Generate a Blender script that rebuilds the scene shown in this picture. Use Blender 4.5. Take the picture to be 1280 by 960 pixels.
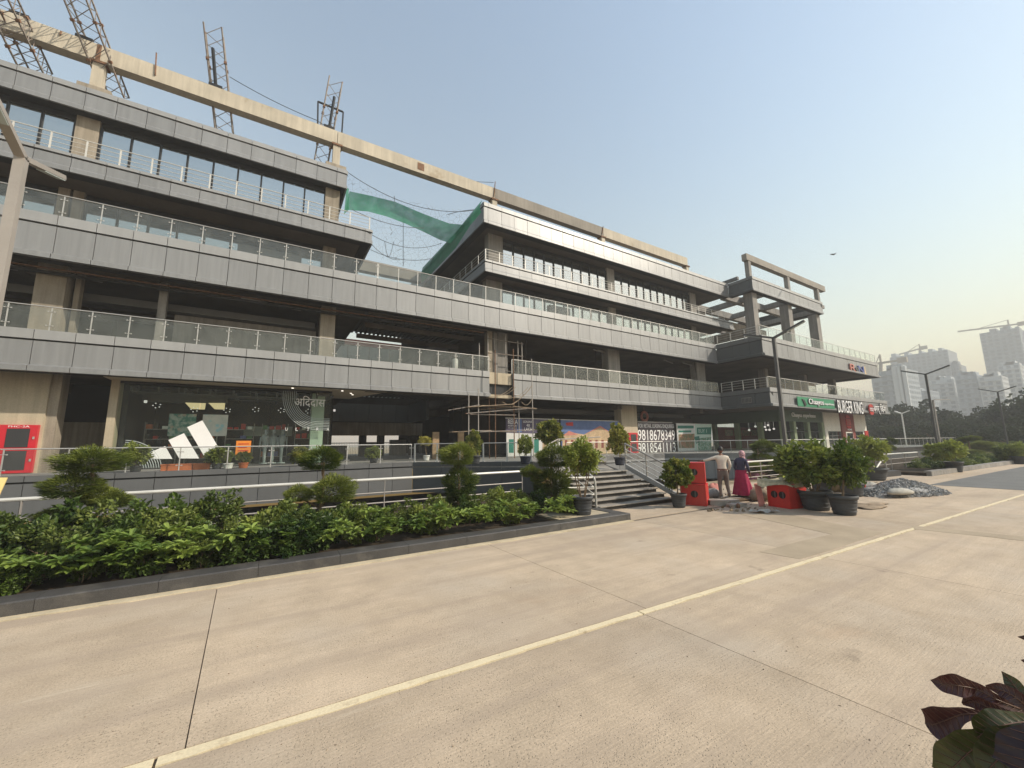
import bpy, bmesh, math, random
from mathutils import Vector, Matrix, Quaternion
R = math.radians
sc = bpy.context.scene
for o in list(bpy.data.objects):
    bpy.data.objects.remove(o)
COL = sc.collection

# ---------------------------------------------------------------- camera
FPX, CX, CY, CAMH = 498.0, 640.0, 480.0, 2.05
yaw, pitch, roll = R(31.3), R(8.45), R(0.7)
cam_f = Vector((math.sin(yaw)*math.cos(pitch), math.cos(yaw)*math.cos(pitch), math.sin(pitch)))
_r = Vector((math.cos(yaw), -math.sin(yaw), 0)); _u = _r.cross(cam_f)
cam_r = math.cos(roll)*_r - math.sin(roll)*_u
cam_u = math.sin(roll)*_r + math.cos(roll)*_u
CAM = Vector((0, 0, CAMH))
cd = bpy.data.cameras.new('camera'); co = bpy.data.objects.new('camera', cd); COL.objects.link(co)
m = Matrix((cam_r, cam_u, -cam_f)).transposed().to_4x4(); m.translation = CAM
co.matrix_world = m
cd.sensor_fit = 'HORIZONTAL'; cd.sensor_width = 36.0; cd.lens = 36.0*FPX/1280.0
cd.clip_start = 0.05; cd.clip_end = 6000
sc.camera = co

# ---------------------------------------------------------------- sky, sun, exposure
SUN = Vector((1.16, -1.0, 1.1)).normalized()
w = bpy.data.worlds.new('World'); sc.world = w; w.use_nodes = True
nt = w.node_tree; nt.nodes.clear()
sky = nt.nodes.new('ShaderNodeTexSky'); sky.sky_type = 'NISHITA'; sky.sun_disc = False
sky.sun_elevation = math.asin(SUN.z); sky.sun_rotation = math.atan2(SUN.x, SUN.y)
sky.altitude = 200; sky.air_density = 2.6; sky.dust_density = 1.0; sky.ozone_density = 2.0
bg = nt.nodes.new('ShaderNodeBackground'); bg.inputs['Strength'].default_value = 0.15
wo = nt.nodes.new('ShaderNodeOutputWorld')
hs = nt.nodes.new('ShaderNodeHueSaturation'); hs.inputs['Saturation'].default_value = .96          # smog greys the blue
tn = nt.nodes.new('ShaderNodeMix'); tn.data_type = 'RGBA'; tn.blend_type = 'MULTIPLY'; tn.inputs[0].default_value = 1.0; tn.inputs[7].default_value = (1.015, .98, 1.035, 1)
nt.links.new(sky.outputs[0], hs.inputs['Color']); nt.links.new(hs.outputs[0], tn.inputs[6]); nt.links.new(tn.outputs[2], bg.inputs[0]); nt.links.new(bg.outputs[0], wo.inputs[0])
sd = bpy.data.lights.new('sun', 'SUN'); sd.energy = 4.7; sd.angle = R(0.9); sd.color = (1.0, 0.90, 0.75)
so = bpy.data.objects.new('sun', sd); COL.objects.link(so)
so.rotation_mode = 'QUATERNION'; so.rotation_quaternion = SUN.to_track_quat('Z', 'Y'); so.location = (40, -40, 60)
sc.view_settings.view_transform = 'Standard'; sc.view_settings.look = 'None'
sc.view_settings.exposure = 0.30; sc.view_settings.gamma = 1.0; sc.view_settings.use_curve_mapping = False
sc.render.engine = 'CYCLES'
cy = sc.cycles
cy.use_denoising = True; cy.max_bounces = 7; cy.diffuse_bounces = 3; cy.glossy_bounces = 3
cy.transmission_bounces = 4; cy.transparent_max_bounces = 14; cy.volume_bounces = 0
cy.caustics_reflective = False; cy.caustics_refractive = False; cy.sample_clamp_indirect = 6.0

# ---------------------------------------------------------------- pixel helpers (photo 1280x960)
def ray(x, y):
    return (cam_f + (x-CX)/FPX*cam_r - (y-CY)/FPX*cam_u)
def onz(x, y, z=0.0):
    d = ray(x, y); return CAM + d*((z-CAMH)/d.z)
def ony(x, y, Y):
    d = ray(x, y); return CAM + d*(Y/d.y)
def onx(x, y, X):
    d = ray(x, y); return CAM + d*(X/d.x)
def pxm(p):
    return FPX/((Vector(p)-CAM).dot(cam_f))     # pixels per metre at p

# ---------------------------------------------------------------- materials
MATS = {}
def nodes(name):
    m = bpy.data.materials.new(name); m.use_nodes = True
    MATS[name] = m
    t = m.node_tree; t.nodes.clear()
    out = t.nodes.new('ShaderNodeOutputMaterial')
    return m, t, out
def N(t, typ, **kw):
    n = t.nodes.new(typ)
    for k, v in kw.items(): setattr(n, k, v)
    return n
def pos(t, scale=(1, 1, 1)):
    g = N(t, 'ShaderNodeNewGeometry'); mp = N(t, 'ShaderNodeMapping')
    mp.inputs['Scale'].default_value = scale
    t.links.new(g.outputs['Position'], mp.inputs['Vector']); return mp.outputs[0]
def noise(t, vec, scale, detail=4, rough=0.55):
    n = N(t, 'ShaderNodeTexNoise'); n.inputs['Scale'].default_value = scale
    n.inputs['Detail'].default_value = detail; n.inputs['Roughness'].default_value = rough
    t.links.new(vec, n.inputs['Vector']); return n.outputs[0]
def mul(t, a, b, op='MULTIPLY'):
    n = N(t, 'ShaderNodeMath', operation=op)
    for i, v in enumerate((a, b)):
        if hasattr(v, 'node'): t.links.new(v, n.inputs[i])
        else: n.inputs[i].default_value = v
    return n.outputs[0]
def rng(t, v, a, b, c, d):
    n = N(t, 'ShaderNodeMapRange')
    t.links.new(v, n.inputs[0])
    for i, q in enumerate((a, b, c, d)): n.inputs[i+1].default_value = q
    return n.outputs[0]
def mixc(t, fac, a, b, blend='MIX'):
    n = N(t, 'ShaderNodeMix', data_type='RGBA', blend_type=blend)
    if hasattr(fac, 'node'): t.links.new(fac, n.inputs[0])
    else: n.inputs[0].default_value = fac
    for i, v in ((6, a), (7, b)):
        if hasattr(v, 'node'): t.links.new(v, n.inputs[i])
        else: n.inputs[i].default_value = (*v, 1)
    return n.outputs[2]
def bump(t, h, strength=0.3, dist=0.01):
    b = N(t, 'ShaderNodeBump'); b.inputs['Strength'].default_value = strength; b.inputs['Distance'].default_value = dist
    t.links.new(h, b.inputs['Height']); return b.outputs[0]
def prin(t, out, col, rough=0.6, metal=0.0, spec=0.5, normal=None):
    p = N(t, 'ShaderNodeBsdfPrincipled')
    for k, v in (('Base Color', col), ('Roughness', rough), ('Metallic', metal), ('Specular IOR Level', spec)):
        if hasattr(v, 'node'): t.links.new(v, p.inputs[k])
        else: p.inputs[k].default_value = (*v, 1) if isinstance(v, tuple) else v
    if normal is not None: t.links.new(normal, p.inputs['Normal'])
    if out is not None: t.links.new(p.outputs[0], out.inputs[0])
    return p
def mat(name, col, rough=0.6, metal=0.0, spec=0.4, var=0.15, scale=1.5, fine=30.0, finevar=0.08, bmp=0.0, streak=0.0, rnd=0.0, dirt=None):
    """Colour broken up by two noises in world space, optional rain streaks, per-object tint and bump."""
    m, t, out = nodes(name)
    v = pos(t)
    a = noise(t, v, scale); b = noise(t, v, fine, 3)
    f = mul(t, rng(t, a, .3, .7, 1-var, 1+var), rng(t, b, .3, .7, 1-finevar, 1+finevar))
    if streak:
        s = noise(t, pos(t, (4.0, 4.0, .22)), 1.3, 5, .6)
        f = mul(t, f, rng(t, s, .35, .7, 1-streak, 1+streak*.4))
    if rnd:
        oi = N(t, 'ShaderNodeObjectInfo'); f = mul(t, f, rng(t, oi.outputs['Random'], 0, 1, 1-rnd, 1+rnd))
    c = mixc(t, 1.0, col, f, 'MULTIPLY')
    if dirt:
        dn = noise(t, v, dirt[1], 5, .65)
        c = mixc(t, rng(t, dn, dirt[2], dirt[3], 0, 1), c, dirt[0])
    nrm = bump(t, b, bmp, .01) if bmp else None
    prin(t, out, c, rough, metal, spec, nrm)
    return m
def leafmat(name, c1, c2, rough=0.45, trans=0.3, spec=0.35, scale=3.0):
    m, t, out = nodes(name)
    v = pos(t); a = noise(t, v, scale, 3); b = noise(t, v, 19.0, 2)
    f = mul(t, mul(t, a, .6), mul(t, b, .4), 'ADD')
    oi = N(t, 'ShaderNodeObjectInfo')
    f = mul(t, f, rng(t, oi.outputs['Random'], 0, 1, -.13, .13), 'ADD')
    c = mixc(t, rng(t, f, .36, .64, 0, 1), c1, c2)
    p = prin(t, None, c, rough, 0, spec)
    tr = N(t, 'ShaderNodeBsdfTranslucent'); t.links.new(c, tr.inputs[0])
    mx = N(t, 'ShaderNodeMixShader'); mx.inputs[0].default_value = trans
    t.links.new(p.outputs[0], mx.inputs[1]); t.links.new(tr.outputs[0], mx.inputs[2]); t.links.new(mx.outputs[0], out.inputs[0])
    return m
def glassmat(name, tint, dust, dustfac, refl=0.0, rough=0.02, ior=1.5):
    """Thin pane: see-through, Fresnel reflection (plus a coating of `refl`), a film of dust."""
    m, t, out = nodes(name)
    tr = N(t, 'ShaderNodeBsdfTransparent'); tr.inputs[0].default_value = (*tint, 1)
    gl = N(t, 'ShaderNodeBsdfGlossy'); gl.inputs['Roughness'].default_value = rough; gl.inputs[0].default_value = (.9, .95, .97, 1)
    df = N(t, 'ShaderNodeBsdfDiffuse'); df.inputs[0].default_value = (*dust, 1)
    fr = N(t, 'ShaderNodeFresnel'); fr.inputs[0].default_value = ior
    bf = N(t, 'ShaderNodeNewGeometry').outputs['Backfacing']          # reflect on the way in only: the pane does not refract
    fac = mul(t, mul(t, fr.outputs[0], refl, 'ADD'), mul(t, 1.0, bf, 'SUBTRACT'))
    v = pos(t); dn = noise(t, v, 2.2, 4)
    dfac = rng(t, dn, .3, .75, dustfac*.5, dustfac*1.4)
    m1 = N(t, 'ShaderNodeMixShader'); t.links.new(dfac, m1.inputs[0]); t.links.new(tr.outputs[0], m1.inputs[1]); t.links.new(df.outputs[0], m1.inputs[2])
    m2 = N(t, 'ShaderNodeMixShader'); t.links.new(fac, m2.inputs[0]); t.links.new(m1.outputs[0], m2.inputs[1]); t.links.new(gl.outputs[0], m2.inputs[2])
    t.links.new(m2.outputs[0], out.inputs[0]); return m
def emat(name, col, strength):
    m, t, out = nodes(name); e = N(t, 'ShaderNodeEmission'); e.inputs[0].default_value = (*col, 1); e.inputs[1].default_value = strength
    t.links.new(e.outputs[0], out.inputs[0]); return m

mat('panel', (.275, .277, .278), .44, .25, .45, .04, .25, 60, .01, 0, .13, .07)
mat('cap', (.34, .34, .335), .45, .2, .5, .06, .8, 60, .03, 0, .06, .05)
mat('plinth_panel', (.135, .138, .14), .42, .2, .5, .06, .8, 60, .03, 0, .06, .05)
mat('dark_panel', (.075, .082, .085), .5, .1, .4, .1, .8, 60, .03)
mat('joint', (.02, .02, .02), .9)
mat('concrete', (.33, .285, .225), .85, 0, .25, .2, .7, 25, .1, .15, .28, .06)
mat('concrete_grey', (.27, .255, .235), .85, 0, .25, .2, .7, 25, .1, .15, .25, .06)
mat('beam', (.52, .465, .37), .8, 0, .3, .14, .5, 20, .06, .1, .16, .05, ((.30, .22, .13), .9, .62, .8))
mat('beam_grey', (.27, .245, .21), .8, 0, .3, .14, .5, 20, .06, .1, .16, .05)
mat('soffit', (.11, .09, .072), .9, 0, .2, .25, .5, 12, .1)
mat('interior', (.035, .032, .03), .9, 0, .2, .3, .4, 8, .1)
mat('deck', (.10, .098, .09), .6, .3, .4, .15, 1, 20, .05)
mat('stone', (.47, .40, .29), .75, 0, .3, .10, .8, 30, .07, .1, .16)
mat('tan_soffit', (.52, .43, .32), .7, 0, .3, .06, 1, 20, .03)
mat('steel', (.50, .49, .46), .5, .5, .5, .08, 3, 60, .04)
mat('white_metal', (.60, .585, .54), .4, .1, .5, .06, 2, 40, .03, 0, .05)
mat('lamp_paint', (.35, .32, .29), .5, .2, .5, .06, 2, 40, .03)
mat('lamp_grey', (.10, .10, .10), .5, .3, .5, .06, 2, 40, .03)
mat('rust', (.20, .11, .065), .85, .1, .3, .35, 6, 40, .2)
mat('truss', (.24, .215, .19), .7, .3, .4, .25, 5, 40, .15, 0, 0, 0, ((.17, .08, .04), 7, .5, .7))
mat('wood', (.36, .25, .15), .8, 0, .3, .2, 4, 40, .15, .1)
mat('granite', (.055, .052, .05), .55, 0, .45, .2, 2, 90, .35, .1, 0, .05, ((.13, .12, .105), 1.5, .52, .75))
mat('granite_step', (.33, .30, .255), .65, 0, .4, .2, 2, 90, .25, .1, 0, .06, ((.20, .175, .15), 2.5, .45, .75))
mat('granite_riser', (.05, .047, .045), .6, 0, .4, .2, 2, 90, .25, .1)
mat('soil', (.115, .08, .05), .95, 0, .1, .3, 3, 40, .3, .6)
mat('mulch', (.05, .038, .027), .95, 0, .1, .3, 3, 40, .3, .6)
mat('red_paint', (.52, .03, .022), .45, 0, .5, .10, 3, 40, .05, 0, .08, .04)
mat('red_cab', (.55, .015, .03), .35, 0, .5, .06, 3, 40, .03)
mat('pot', (.055, .058, .062), .6, 0, .4, .12, 4, 50, .08)
mat('pot_navy', (.03, .036, .055), .6, 0, .4, .12, 4, 50, .08)
mat('pot_white', (.75, .74, .70), .5, 0, .4, .06, 4, 50, .05)
mat('terracotta', (.50, .15, .06), .7, 0, .3, .12, 4, 50, .08)
mat('bark', (.17, .12, .075), .9, 0, .2, .25, 8, 60, .2, .5)
mat('white_vinyl', (.86, .85, .84), .5, 0, .4, .03, 2, 30, .02)
mat('grey_vinyl', (.42, .47, .46), .5, 0, .4, .03, 2, 30, .02)
mat('black', (.012, .012, .013), .5, 0, .4)
mat('charcoal', (.035, .035, .037), .6, 0, .4)
mat('orange', (.75, .24, .03), .6, 0, .4, .06, 5, 40, .04)
mat('yellow_board', (.80, .62, .25), .6, 0, .4, .05, 3, 40, .04)
mat('green_sign', (.03, .22, .11), .5, 0, .4, .04)
mat('sage', (.20, .25, .15), .6, 0, .4, .06)
mat('dark_green', (.075, .11, .075), .6, 0, .4, .06)
mat('maroon', (.22, .04, .03), .6, 0, .4, .06)
mat('cream_wall', (.74, .70, .62), .7, 0, .3, .05, 1, 30, .03, 0, .08)
mat('road_joint', (.16, .13, .10), .9)
mat('sign_red', (.45, .03, .025), .45, 0, .4)
mat('sign_yellow', (.72, .42, .03), .45, 0, .4)
mat('sign_blue', (.10, .13, .35), .45, 0, .4)
mat('sack', (.40, .38, .33), .85, 0, .2, .15, 6, 80, .12, .4)
mat('sack_brown', (.50, .44, .29), .9, 0, .2, .3, 9, 80, .25, .6)
mat('jute', (.30, .22, .12), .9, 0, .2, .3, 9, 80, .25, .6)
mat('brick_pink', (.50, .20, .16), .8, 0, .3, .15, 5, 60, .1)
mat('gravel', (.30, .295, .285), .9, 0, .2, .3, 8, 90, .4)
mat('rubble', (.26, .2, .14), .9, 0, .2, .3, 5, 60, .25)
mat('purple_wall', (.17, .06, .10), .8, 0, .3, .1)
mat('lime_wall', (.30, .36, .06), .8, 0, .3, .1)
mat('asphalt', (.145, .145, .14), .9, 0, .25, .12, .8, 70, .2, .3)
mat('tower_wall', (.30, .34, .37), .8, 0, .3, .08, .05, 1, .05, 0, 0, .06)  # part of the distance haze is put into these bluish tower colours
mat('tower_white', (.44, .47, .48), .8, 0, .3, .05, .05, 1, .03, 0, 0, .05)
mat('tower_window', (.16, .19, .215), .3, 0, .5, .1, .1, 1, .1)  # panes lightened: haze put into their colour to soften the contrast
mat('crane', (.30, .26, .2), .7)
mat('skin', (.16, .075, .045), .6, 0, .35, .08, 20, 90, .05)
mat('hair', (.012, .010, .009), .6)
mat('shirt', (.62, .55, .46), .85, 0, .2, .10, 9, 70, .06, .3)
mat('trousers', (.155, .13, .115), .85, 0, .2, .14, 9, 70, .08, .3)
mat('cardigan', (.055, .05, .085), .85, 0, .2, .14, 9, 70, .08, .3)
mat('skirt', (.34, .02, .07), .75, 0, .3, .14, 9, 70, .08, .3)
mat('scarf', (.62, .38, .40), .8, 0, .2, .1, 9, 70, .08, .2, 0, 0, ((.10, .05, .08), 26, .5, .58))
mat('belt', (.17, .09, .07), .7)
mat('green_cloth', (.10, .22, .08), .8)
mat('mannequin', (.34, .35, .36), .5)
mat('floor_tile', (.35, .34, .32), .35, 0, .5, .05)
leafmat('leaf_hedge', (.028, .058, .012), (.125, .185, .034))
leafmat('leaf_bright', (.10, .165, .028), (.27, .35, .075), .4, .3)
leafmat('leaf_light', (.060, .095, .018), (.21, .25, .055), .45, .3)
leafmat('leaf_ficus', (.075, .12, .020), (.33, .37, .08))
leafmat('leaf_gold', (.10, .14, .02), (.52, .47, .11), .45, .3)
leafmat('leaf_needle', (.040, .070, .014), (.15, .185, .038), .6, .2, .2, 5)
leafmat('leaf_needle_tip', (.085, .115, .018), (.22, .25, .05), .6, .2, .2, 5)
leafmat('leaf_far', (.016, .030, .012), (.050, .070, .026), .7, .15, .15, .12)
leafmat('leaf_red', (.024, .009, .010), (.066, .022, .020), .3, .18, .5, 9)
leafmat('leaf_olive', (.035, .038, .012), (.085, .085, .022), .3, .2, .5, 9)
glassmat('rail_glass', (.88, .90, .885), (.36, .37, .35), .10, .01)
glassmat('terrace_glass', (.93, .95, .94), (.4, .4, .38), .025, 0, .01, 1.3)
glassmat('clear_glass', (.88, .92, .90), (.30, .32, .31), .012, 0, .01, 1.28)
glassmat('coated_glass', (.16, .19, .20), (.10, .11, .115), .45, .44, .03, 1.7)
glassmat('tower_glass', (.1, .1, .1), (.1, .11, .12), .9, .1)
emat('lamp_white', (1, .95, .85), .55)
emat('downlight', (1, .93, .8), 2.0)
emat('lightbox', (1, .80, .42), .55)
emat('poster_light', (.6, .72, .70), .28)

def net_material():
    m, t, out = nodes('net')
    v = pos(t)
    d = prin(t, None, mixc(t, rng(t, noise(t, v, 1.2), .35, .65, 0, 1), (.03, .17, .10), (.06, .28, .17)), .9, 0, .1)
    tl = N(t, 'ShaderNodeBsdfTranslucent'); tl.inputs[0].default_value = (.06, .34, .2, 1)
    tr = N(t, 'ShaderNodeBsdfTransparent')
    m1 = N(t, 'ShaderNodeMixShader'); m1.inputs[0].default_value = .35; t.links.new(d.outputs[0], m1.inputs[1]); t.links.new(tl.outputs[0], m1.inputs[2])
    m2 = N(t, 'ShaderNodeMixShader'); t.links.new(rng(t, noise(t, v, 2.0), .4, .8, .12, .28), m2.inputs[0])
    t.links.new(m1.outputs[0], m2.inputs[1]); t.links.new(tr.outputs[0], m2.inputs[2]); t.links.new(m2.outputs[0], out.inputs[0])
net_material()
def mesh_net_material():
    m, t, out = nodes('wire_net')
    v = pos(t); vo = N(t, 'ShaderNodeTexVoronoi', feature='DISTANCE_TO_EDGE'); vo.inputs['Scale'].default_value = 2.6; t.links.new(v, vo.inputs['Vector'])
    d = N(t, 'ShaderNodeBsdfDiffuse'); d.inputs[0].default_value = (.25, .25, .25, 1); tr = N(t, 'ShaderNodeBsdfTransparent')
    f = mul(t, rng(t, vo.outputs[0], .006, .02, .5, 0), 1.0)
    mx = N(t, 'ShaderNodeMixShader'); t.links.new(f, mx.inputs[0]); t.links.new(tr.outputs[0], mx.inputs[1]); t.links.new(d.outputs[0], mx.inputs[2])
    t.links.new(mx.outputs[0], out.inputs[0])
mesh_net_material()
def road_material():
    m, t, out = nodes('road_concrete')
    v = pos(t)
    big = noise(t, v, .35, 4); mid = noise(t, v, 2.2, 5, .6); fine = noise(t, v, 55, 4, .7)
    broom = noise(t, pos(t, (1.2, 26, 1)), 2.0, 4, .6)
    f = mul(t, mul(t, rng(t, big, .3, .7, .86, 1.12), rng(t, mid, .3, .7, .88, 1.10)), mul(t, rng(t, fine, .3, .7, .80, 1.16), rng(t, broom, .3, .7, .94, 1.05)))
    oi = N(t, 'ShaderNodeObjectInfo'); f = mul(t, f, rng(t, oi.outputs['Random'], 0, 1, .91, 1.07))
    c = mixc(t, 1.0, (.49, .390, .284), f, 'MULTIPLY')
    c = mixc(t, rng(t, noise(t, v, .55, 3), .48, .72, 0, .55), c, (.42, .365, .30))
    # pitted surface: small dark holes, stronger in worn patches
    vo = N(t, 'ShaderNodeTexVoronoi'); vo.inputs['Scale'].default_value = 46; t.links.new(v, vo.inputs['Vector'])
    pit = rng(t, vo.outputs['Distance'], .14, .26, 1, 0); patch = rng(t, noise(t, v, .9, 3), .36, .60, .12, .85)
    c = mixc(t, mul(t, pit, patch), c, (.285, .235, .175))
    st = rng(t, noise(t, v, .8, 6, .7), .66, .76, 0, .4)
    c = mixc(t, st, c, (.30, .235, .17))
    rust = rng(t, noise(t, pos(t, (1, 1.6, 1)), .42, 5), .63, .75, 0, .35)
    c = mixc(t, rust, c, (.44, .28, .17))
    # tyre-darkened lanes and dust runs along the road, pale scuffs, oil spots
    ty = noise(t, pos(t, (.10, 2.1, 1)), 1.0, 4, .6); c = mixc(t, rng(t, ty, .48, .66, 0, .62), c, (.365, .29, .222))
    sc2 = noise(t, pos(t, (.5, 5.5, 1)), 1.1, 5, .7); c = mixc(t, rng(t, sc2, .60, .74, 0, .5), c, (.60, .51, .385))
    oil = rng(t, noise(t, v, 1.7, 3), .69, .76, 0, .5); c = mixc(t, oil, c, (.19, .15, .115))
    h = mul(t, mul(t, fine, .5), mul(t, broom, .7), 'ADD'); h = mul(t, h, mul(t, pit, patch), 'SUBTRACT')
    prin(t, out, c, .85, 0, .25, bump(t, h, .7, .008))
road_material()
mat('strip', (.66, .56, .38), .8, 0, .3, .08, 3, 50, .08, .2, 0, 0, ((.42, .33, .22), 6, .56, .72))
mat('mortar', (.50, .42, .29), .9, 0, .2, .15, 3, 50, .1, .2)
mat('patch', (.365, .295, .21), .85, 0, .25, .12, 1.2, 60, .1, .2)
mat('dirt_ground', (.32, .25, .165), .95, 0, .15, .2, .15, 3, .15, .3)
# ---------------------------------------------------------------- mesh helpers
WL = {}                      # world location of every parent
def link(o, parent=None, loc=None):
    COL.objects.link(o)
    l = Vector(loc) if loc is not None else Vector((0, 0, 0))
    WL[o.name] = l
    if parent is not None:
        o.parent = parent; o.location = l - WL[parent.name]
    else:
        o.location = l
    return o
def tag(o, label=None, cat=None, group=None, kind=None):
    if label: o['label'] = label
    if cat: o['category'] = cat
    if group: o['group'] = group
    if kind: o['kind'] = kind
    return o
def thing(name, label, cat, loc, group=None):
    o = bpy.data.objects.new(name, None); link(o, None, loc); o.empty_display_size = .3
    return tag(o, label, cat, group)
def node(name, parent, loc):                       # an empty part that carries sub-parts only
    o = bpy.data.objects.new(name, None); link(o, parent, loc); return o
def put(name, me, parent=None, loc=(0, 0, 0), rz=0.0, scale=None, quat=None):
    o = bpy.data.objects.new(name, me); link(o, parent, loc)
    if quat is not None: o.rotation_mode = 'QUATERNION'; o.rotation_quaternion = quat
    elif rz: o.rotation_euler = (0, 0, rz)
    if scale is not None: o.scale = scale
    return o
class MB:
    def __init__(s): s.v = []; s.f = []; s.m = []; s.mi = 0
    def add(s, vs, fs):
        n = len(s.v); s.v += [tuple(q) for q in vs]; s.f += [tuple(n+i for i in f) for f in fs]; s.m += [s.mi]*len(fs); return s
    def box(s, x0, y0, z0, x1, y1, z1):
        return s.add([(x0,y0,z0),(x1,y0,z0),(x1,y1,z0),(x0,y1,z0),(x0,y0,z1),(x1,y0,z1),(x1,y1,z1),(x0,y1,z1)],
                     [(3,2,1,0),(4,5,6,7),(0,1,5,4),(1,2,6,5),(2,3,7,6),(3,0,4,7)])
    def obox(s, c, a, b, d):                        # centre and three half-axes
        c, a, b, d = map(Vector, (c, a, b, d))
        return s.add([c-a-b-d, c+a-b-d, c+a+b-d, c-a+b-d, c-a-b+d, c+a-b+d, c+a+b+d, c-a+b+d],
                     [(3,2,1,0),(4,5,6,7),(0,1,5,4),(1,2,6,5),(2,3,7,6),(3,0,4,7)])
    def bar(s, p, q, w, h, up=(0, 0, 1)):           # rectangular bar from p to q
        p, q = Vector(p), Vector(q); a = (q-p)/2; n = a.normalized(); b = n.cross(Vector(up))
        if b.length < 1e-4: b = n.cross(Vector((0, 1, 0)))
        b.normalize(); d = b.cross(n)
        return s.obox((p+q)/2, a, b*w/2, d*h/2)
    def tube(s, p, q, r, r2=None, n=8, caps=True):
        p, q = Vector(p), Vector(q); r2 = r if r2 is None else r2
        a = (q-p).normalized(); b = a.orthogonal().normalized(); c = a.cross(b)
        vs = []
        for k in range(n):
            t = 2*math.pi*k/n; d = b*math.cos(t)+c*math.sin(t); vs.append(p+d*r)
        for k in range(n):
            t = 2*math.pi*k/n; d = b*math.cos(t)+c*math.sin(t); vs.append(q+d*r2)
        fs = [(k, (k+1) % n, n+(k+1) % n, n+k) for k in range(n)]
        if caps: fs += [tuple(range(n-1, -1, -1)), tuple(range(n, 2*n))]
        return s.add(vs, fs)
    def path(s, pts, r, n=6):
        for a, b in zip(pts[:-1], pts[1:]): s.tube(a, b, r, None, n, True)
        return s
    def prism(s, poly, z0, z1):
        n = len(poly); vs = [(x, y, z0) for x, y in poly]+[(x, y, z1) for x, y in poly]
        return s.add(vs, [tuple(range(n-1, -1, -1)), tuple(range(n, 2*n))]+[(k, (k+1) % n, n+(k+1) % n, n+k) for k in range(n)])
    def lathe(s, prof, c=(0, 0, 0), n=16):
        c = Vector(c); vs = []; fs = []
        for r, z in prof:
            for k in range(n):
                t = 2*math.pi*k/n; vs.append(c+Vector((r*math.cos(t), r*math.sin(t), z)))
        for j in range(len(prof)-1):
            for k in range(n):
                fs.append((j*n+k, j*n+(k+1) % n, (j+1)*n+(k+1) % n, (j+1)*n+k))
        fs.append(tuple(range(n-1, -1, -1))); fs.append(tuple((len(prof)-1)*n+k for k in range(n)))
        return s.add(vs, fs)
    def grid(s, rows):
        n = len(rows[0]); vs = [p for r in rows for p in r]
        return s.add(vs, [(j*n+k, j*n+k+1, (j+1)*n+k+1, (j+1)*n+k) for j in range(len(rows)-1) for k in range(n-1)])
    def mesh(s, name, mats, smooth=False):
        me = bpy.data.meshes.new(name); me.from_pydata(s.v, [], s.f)
        for q in ([mats] if isinstance(mats, str) else mats): me.materials.append(MATS[q])
        if any(s.m): me.polygons.foreach_set('material_index', s.m)
        if smooth: me.polygons.foreach_set('use_smooth', [True]*len(s.f))
        me.update(); return me
    def build(s, name, mats, parent=None, smooth=False, loc=None):
        """Verts in world coordinates; the object's origin goes to loc (or the bottom centre of the shape)."""
        if loc is None:
            xs, ys, zs = zip(*s.v); loc = ((min(xs)+max(xs))/2, (min(ys)+max(ys))/2, min(zs))
        l = Vector(loc); s.v = [(a-l.x, b-l.y, c-l.z) for a, b, c in s.v]
        return put(name, s.mesh(name, mats, smooth), parent, loc)
def text_mesh(body, size, depth, mname, align='LEFT', sx=1.0, off=0.0):
    cu = bpy.data.curves.new('lettering', 'FONT'); cu.body = body; cu.size = size; cu.extrude = depth/2
    cu.align_x = align; cu.resolution_u = 3; cu.offset = off
    o = bpy.data.objects.new('lettering_tmp', cu); COL.objects.link(o)
    bpy.context.view_layer.update()
    dg = bpy.context.evaluated_depsgraph_get()
    me = bpy.data.meshes.new_from_object(o.evaluated_get(dg)); me.name = 'lettering'
    bpy.data.objects.remove(o)
    # stand it up: text x -> x, text y -> z, thickness -> y
    for v in me.vertices: v.co = Vector((v.co.x*sx, -v.co.z, v.co.y))
    me.materials.clear(); me.materials.append(MATS[mname]); return me
def fit_text(body, width, height, depth, mname, off=0.0):
    me = text_mesh(body, 1.0, depth, mname, off=off)
    xs = [v.co.x for v in me.vertices]; zs = [v.co.z for v in me.vertices]
    a, b, c, d = min(xs), max(xs), min(zs), max(zs)
    for v in me.vertices: v.co.x = (v.co.x-a)/(b-a)*width; v.co.z = (v.co.z-c)/(d-c)*height
    return me

# ---------------------------------------------------------------- the setting
T = 1.10                    # terrace level
YP = 21.2                   # plinth front
YF = 22.5                   # first and second floor fascia
XB = 37.5                   # side of the projecting block
def structure(o): return tag(o, kind='structure')
# ground: one sheet to the horizon, with the sunken ramp cut out of it
xs = [-900, -60, -40, 8.4, 14.6, 30, 70, 1600]; ys = [-700, -30, 8.0, 12.95, 46, 110, 1200]
gm = MB()
for i in range(len(xs)-1):
    for j in range(len(ys)-1):
        x0, x1, y0, y1 = xs[i], xs[i+1], ys[j], ys[j+1]
        if y0 >= 12.9 and y1 <= 46.1 and -41 < x0 and x1 <= 70.1: continue     # sunken court under the terrace
        gm.add([(x0, y0, -.06), (x1, y0, -.06), (x1, y1, -.06), (x0, y1, -.06)], [(0, 1, 2, 3)])
structure(gm.build('ground', 'dirt_ground', loc=(0, 0, -.06)))
bm_ = MB().box(-40, 12.95, -3.8, 70, 46, -3.6)
bm_.box(-40, 12.75, -3.6, 8.6, 12.95, -.07); bm_.box(14.6, 12.75, -3.6, 70, 12.95, -.07)
structure(bm_.build('basement_ramp', 'interior'))

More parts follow.
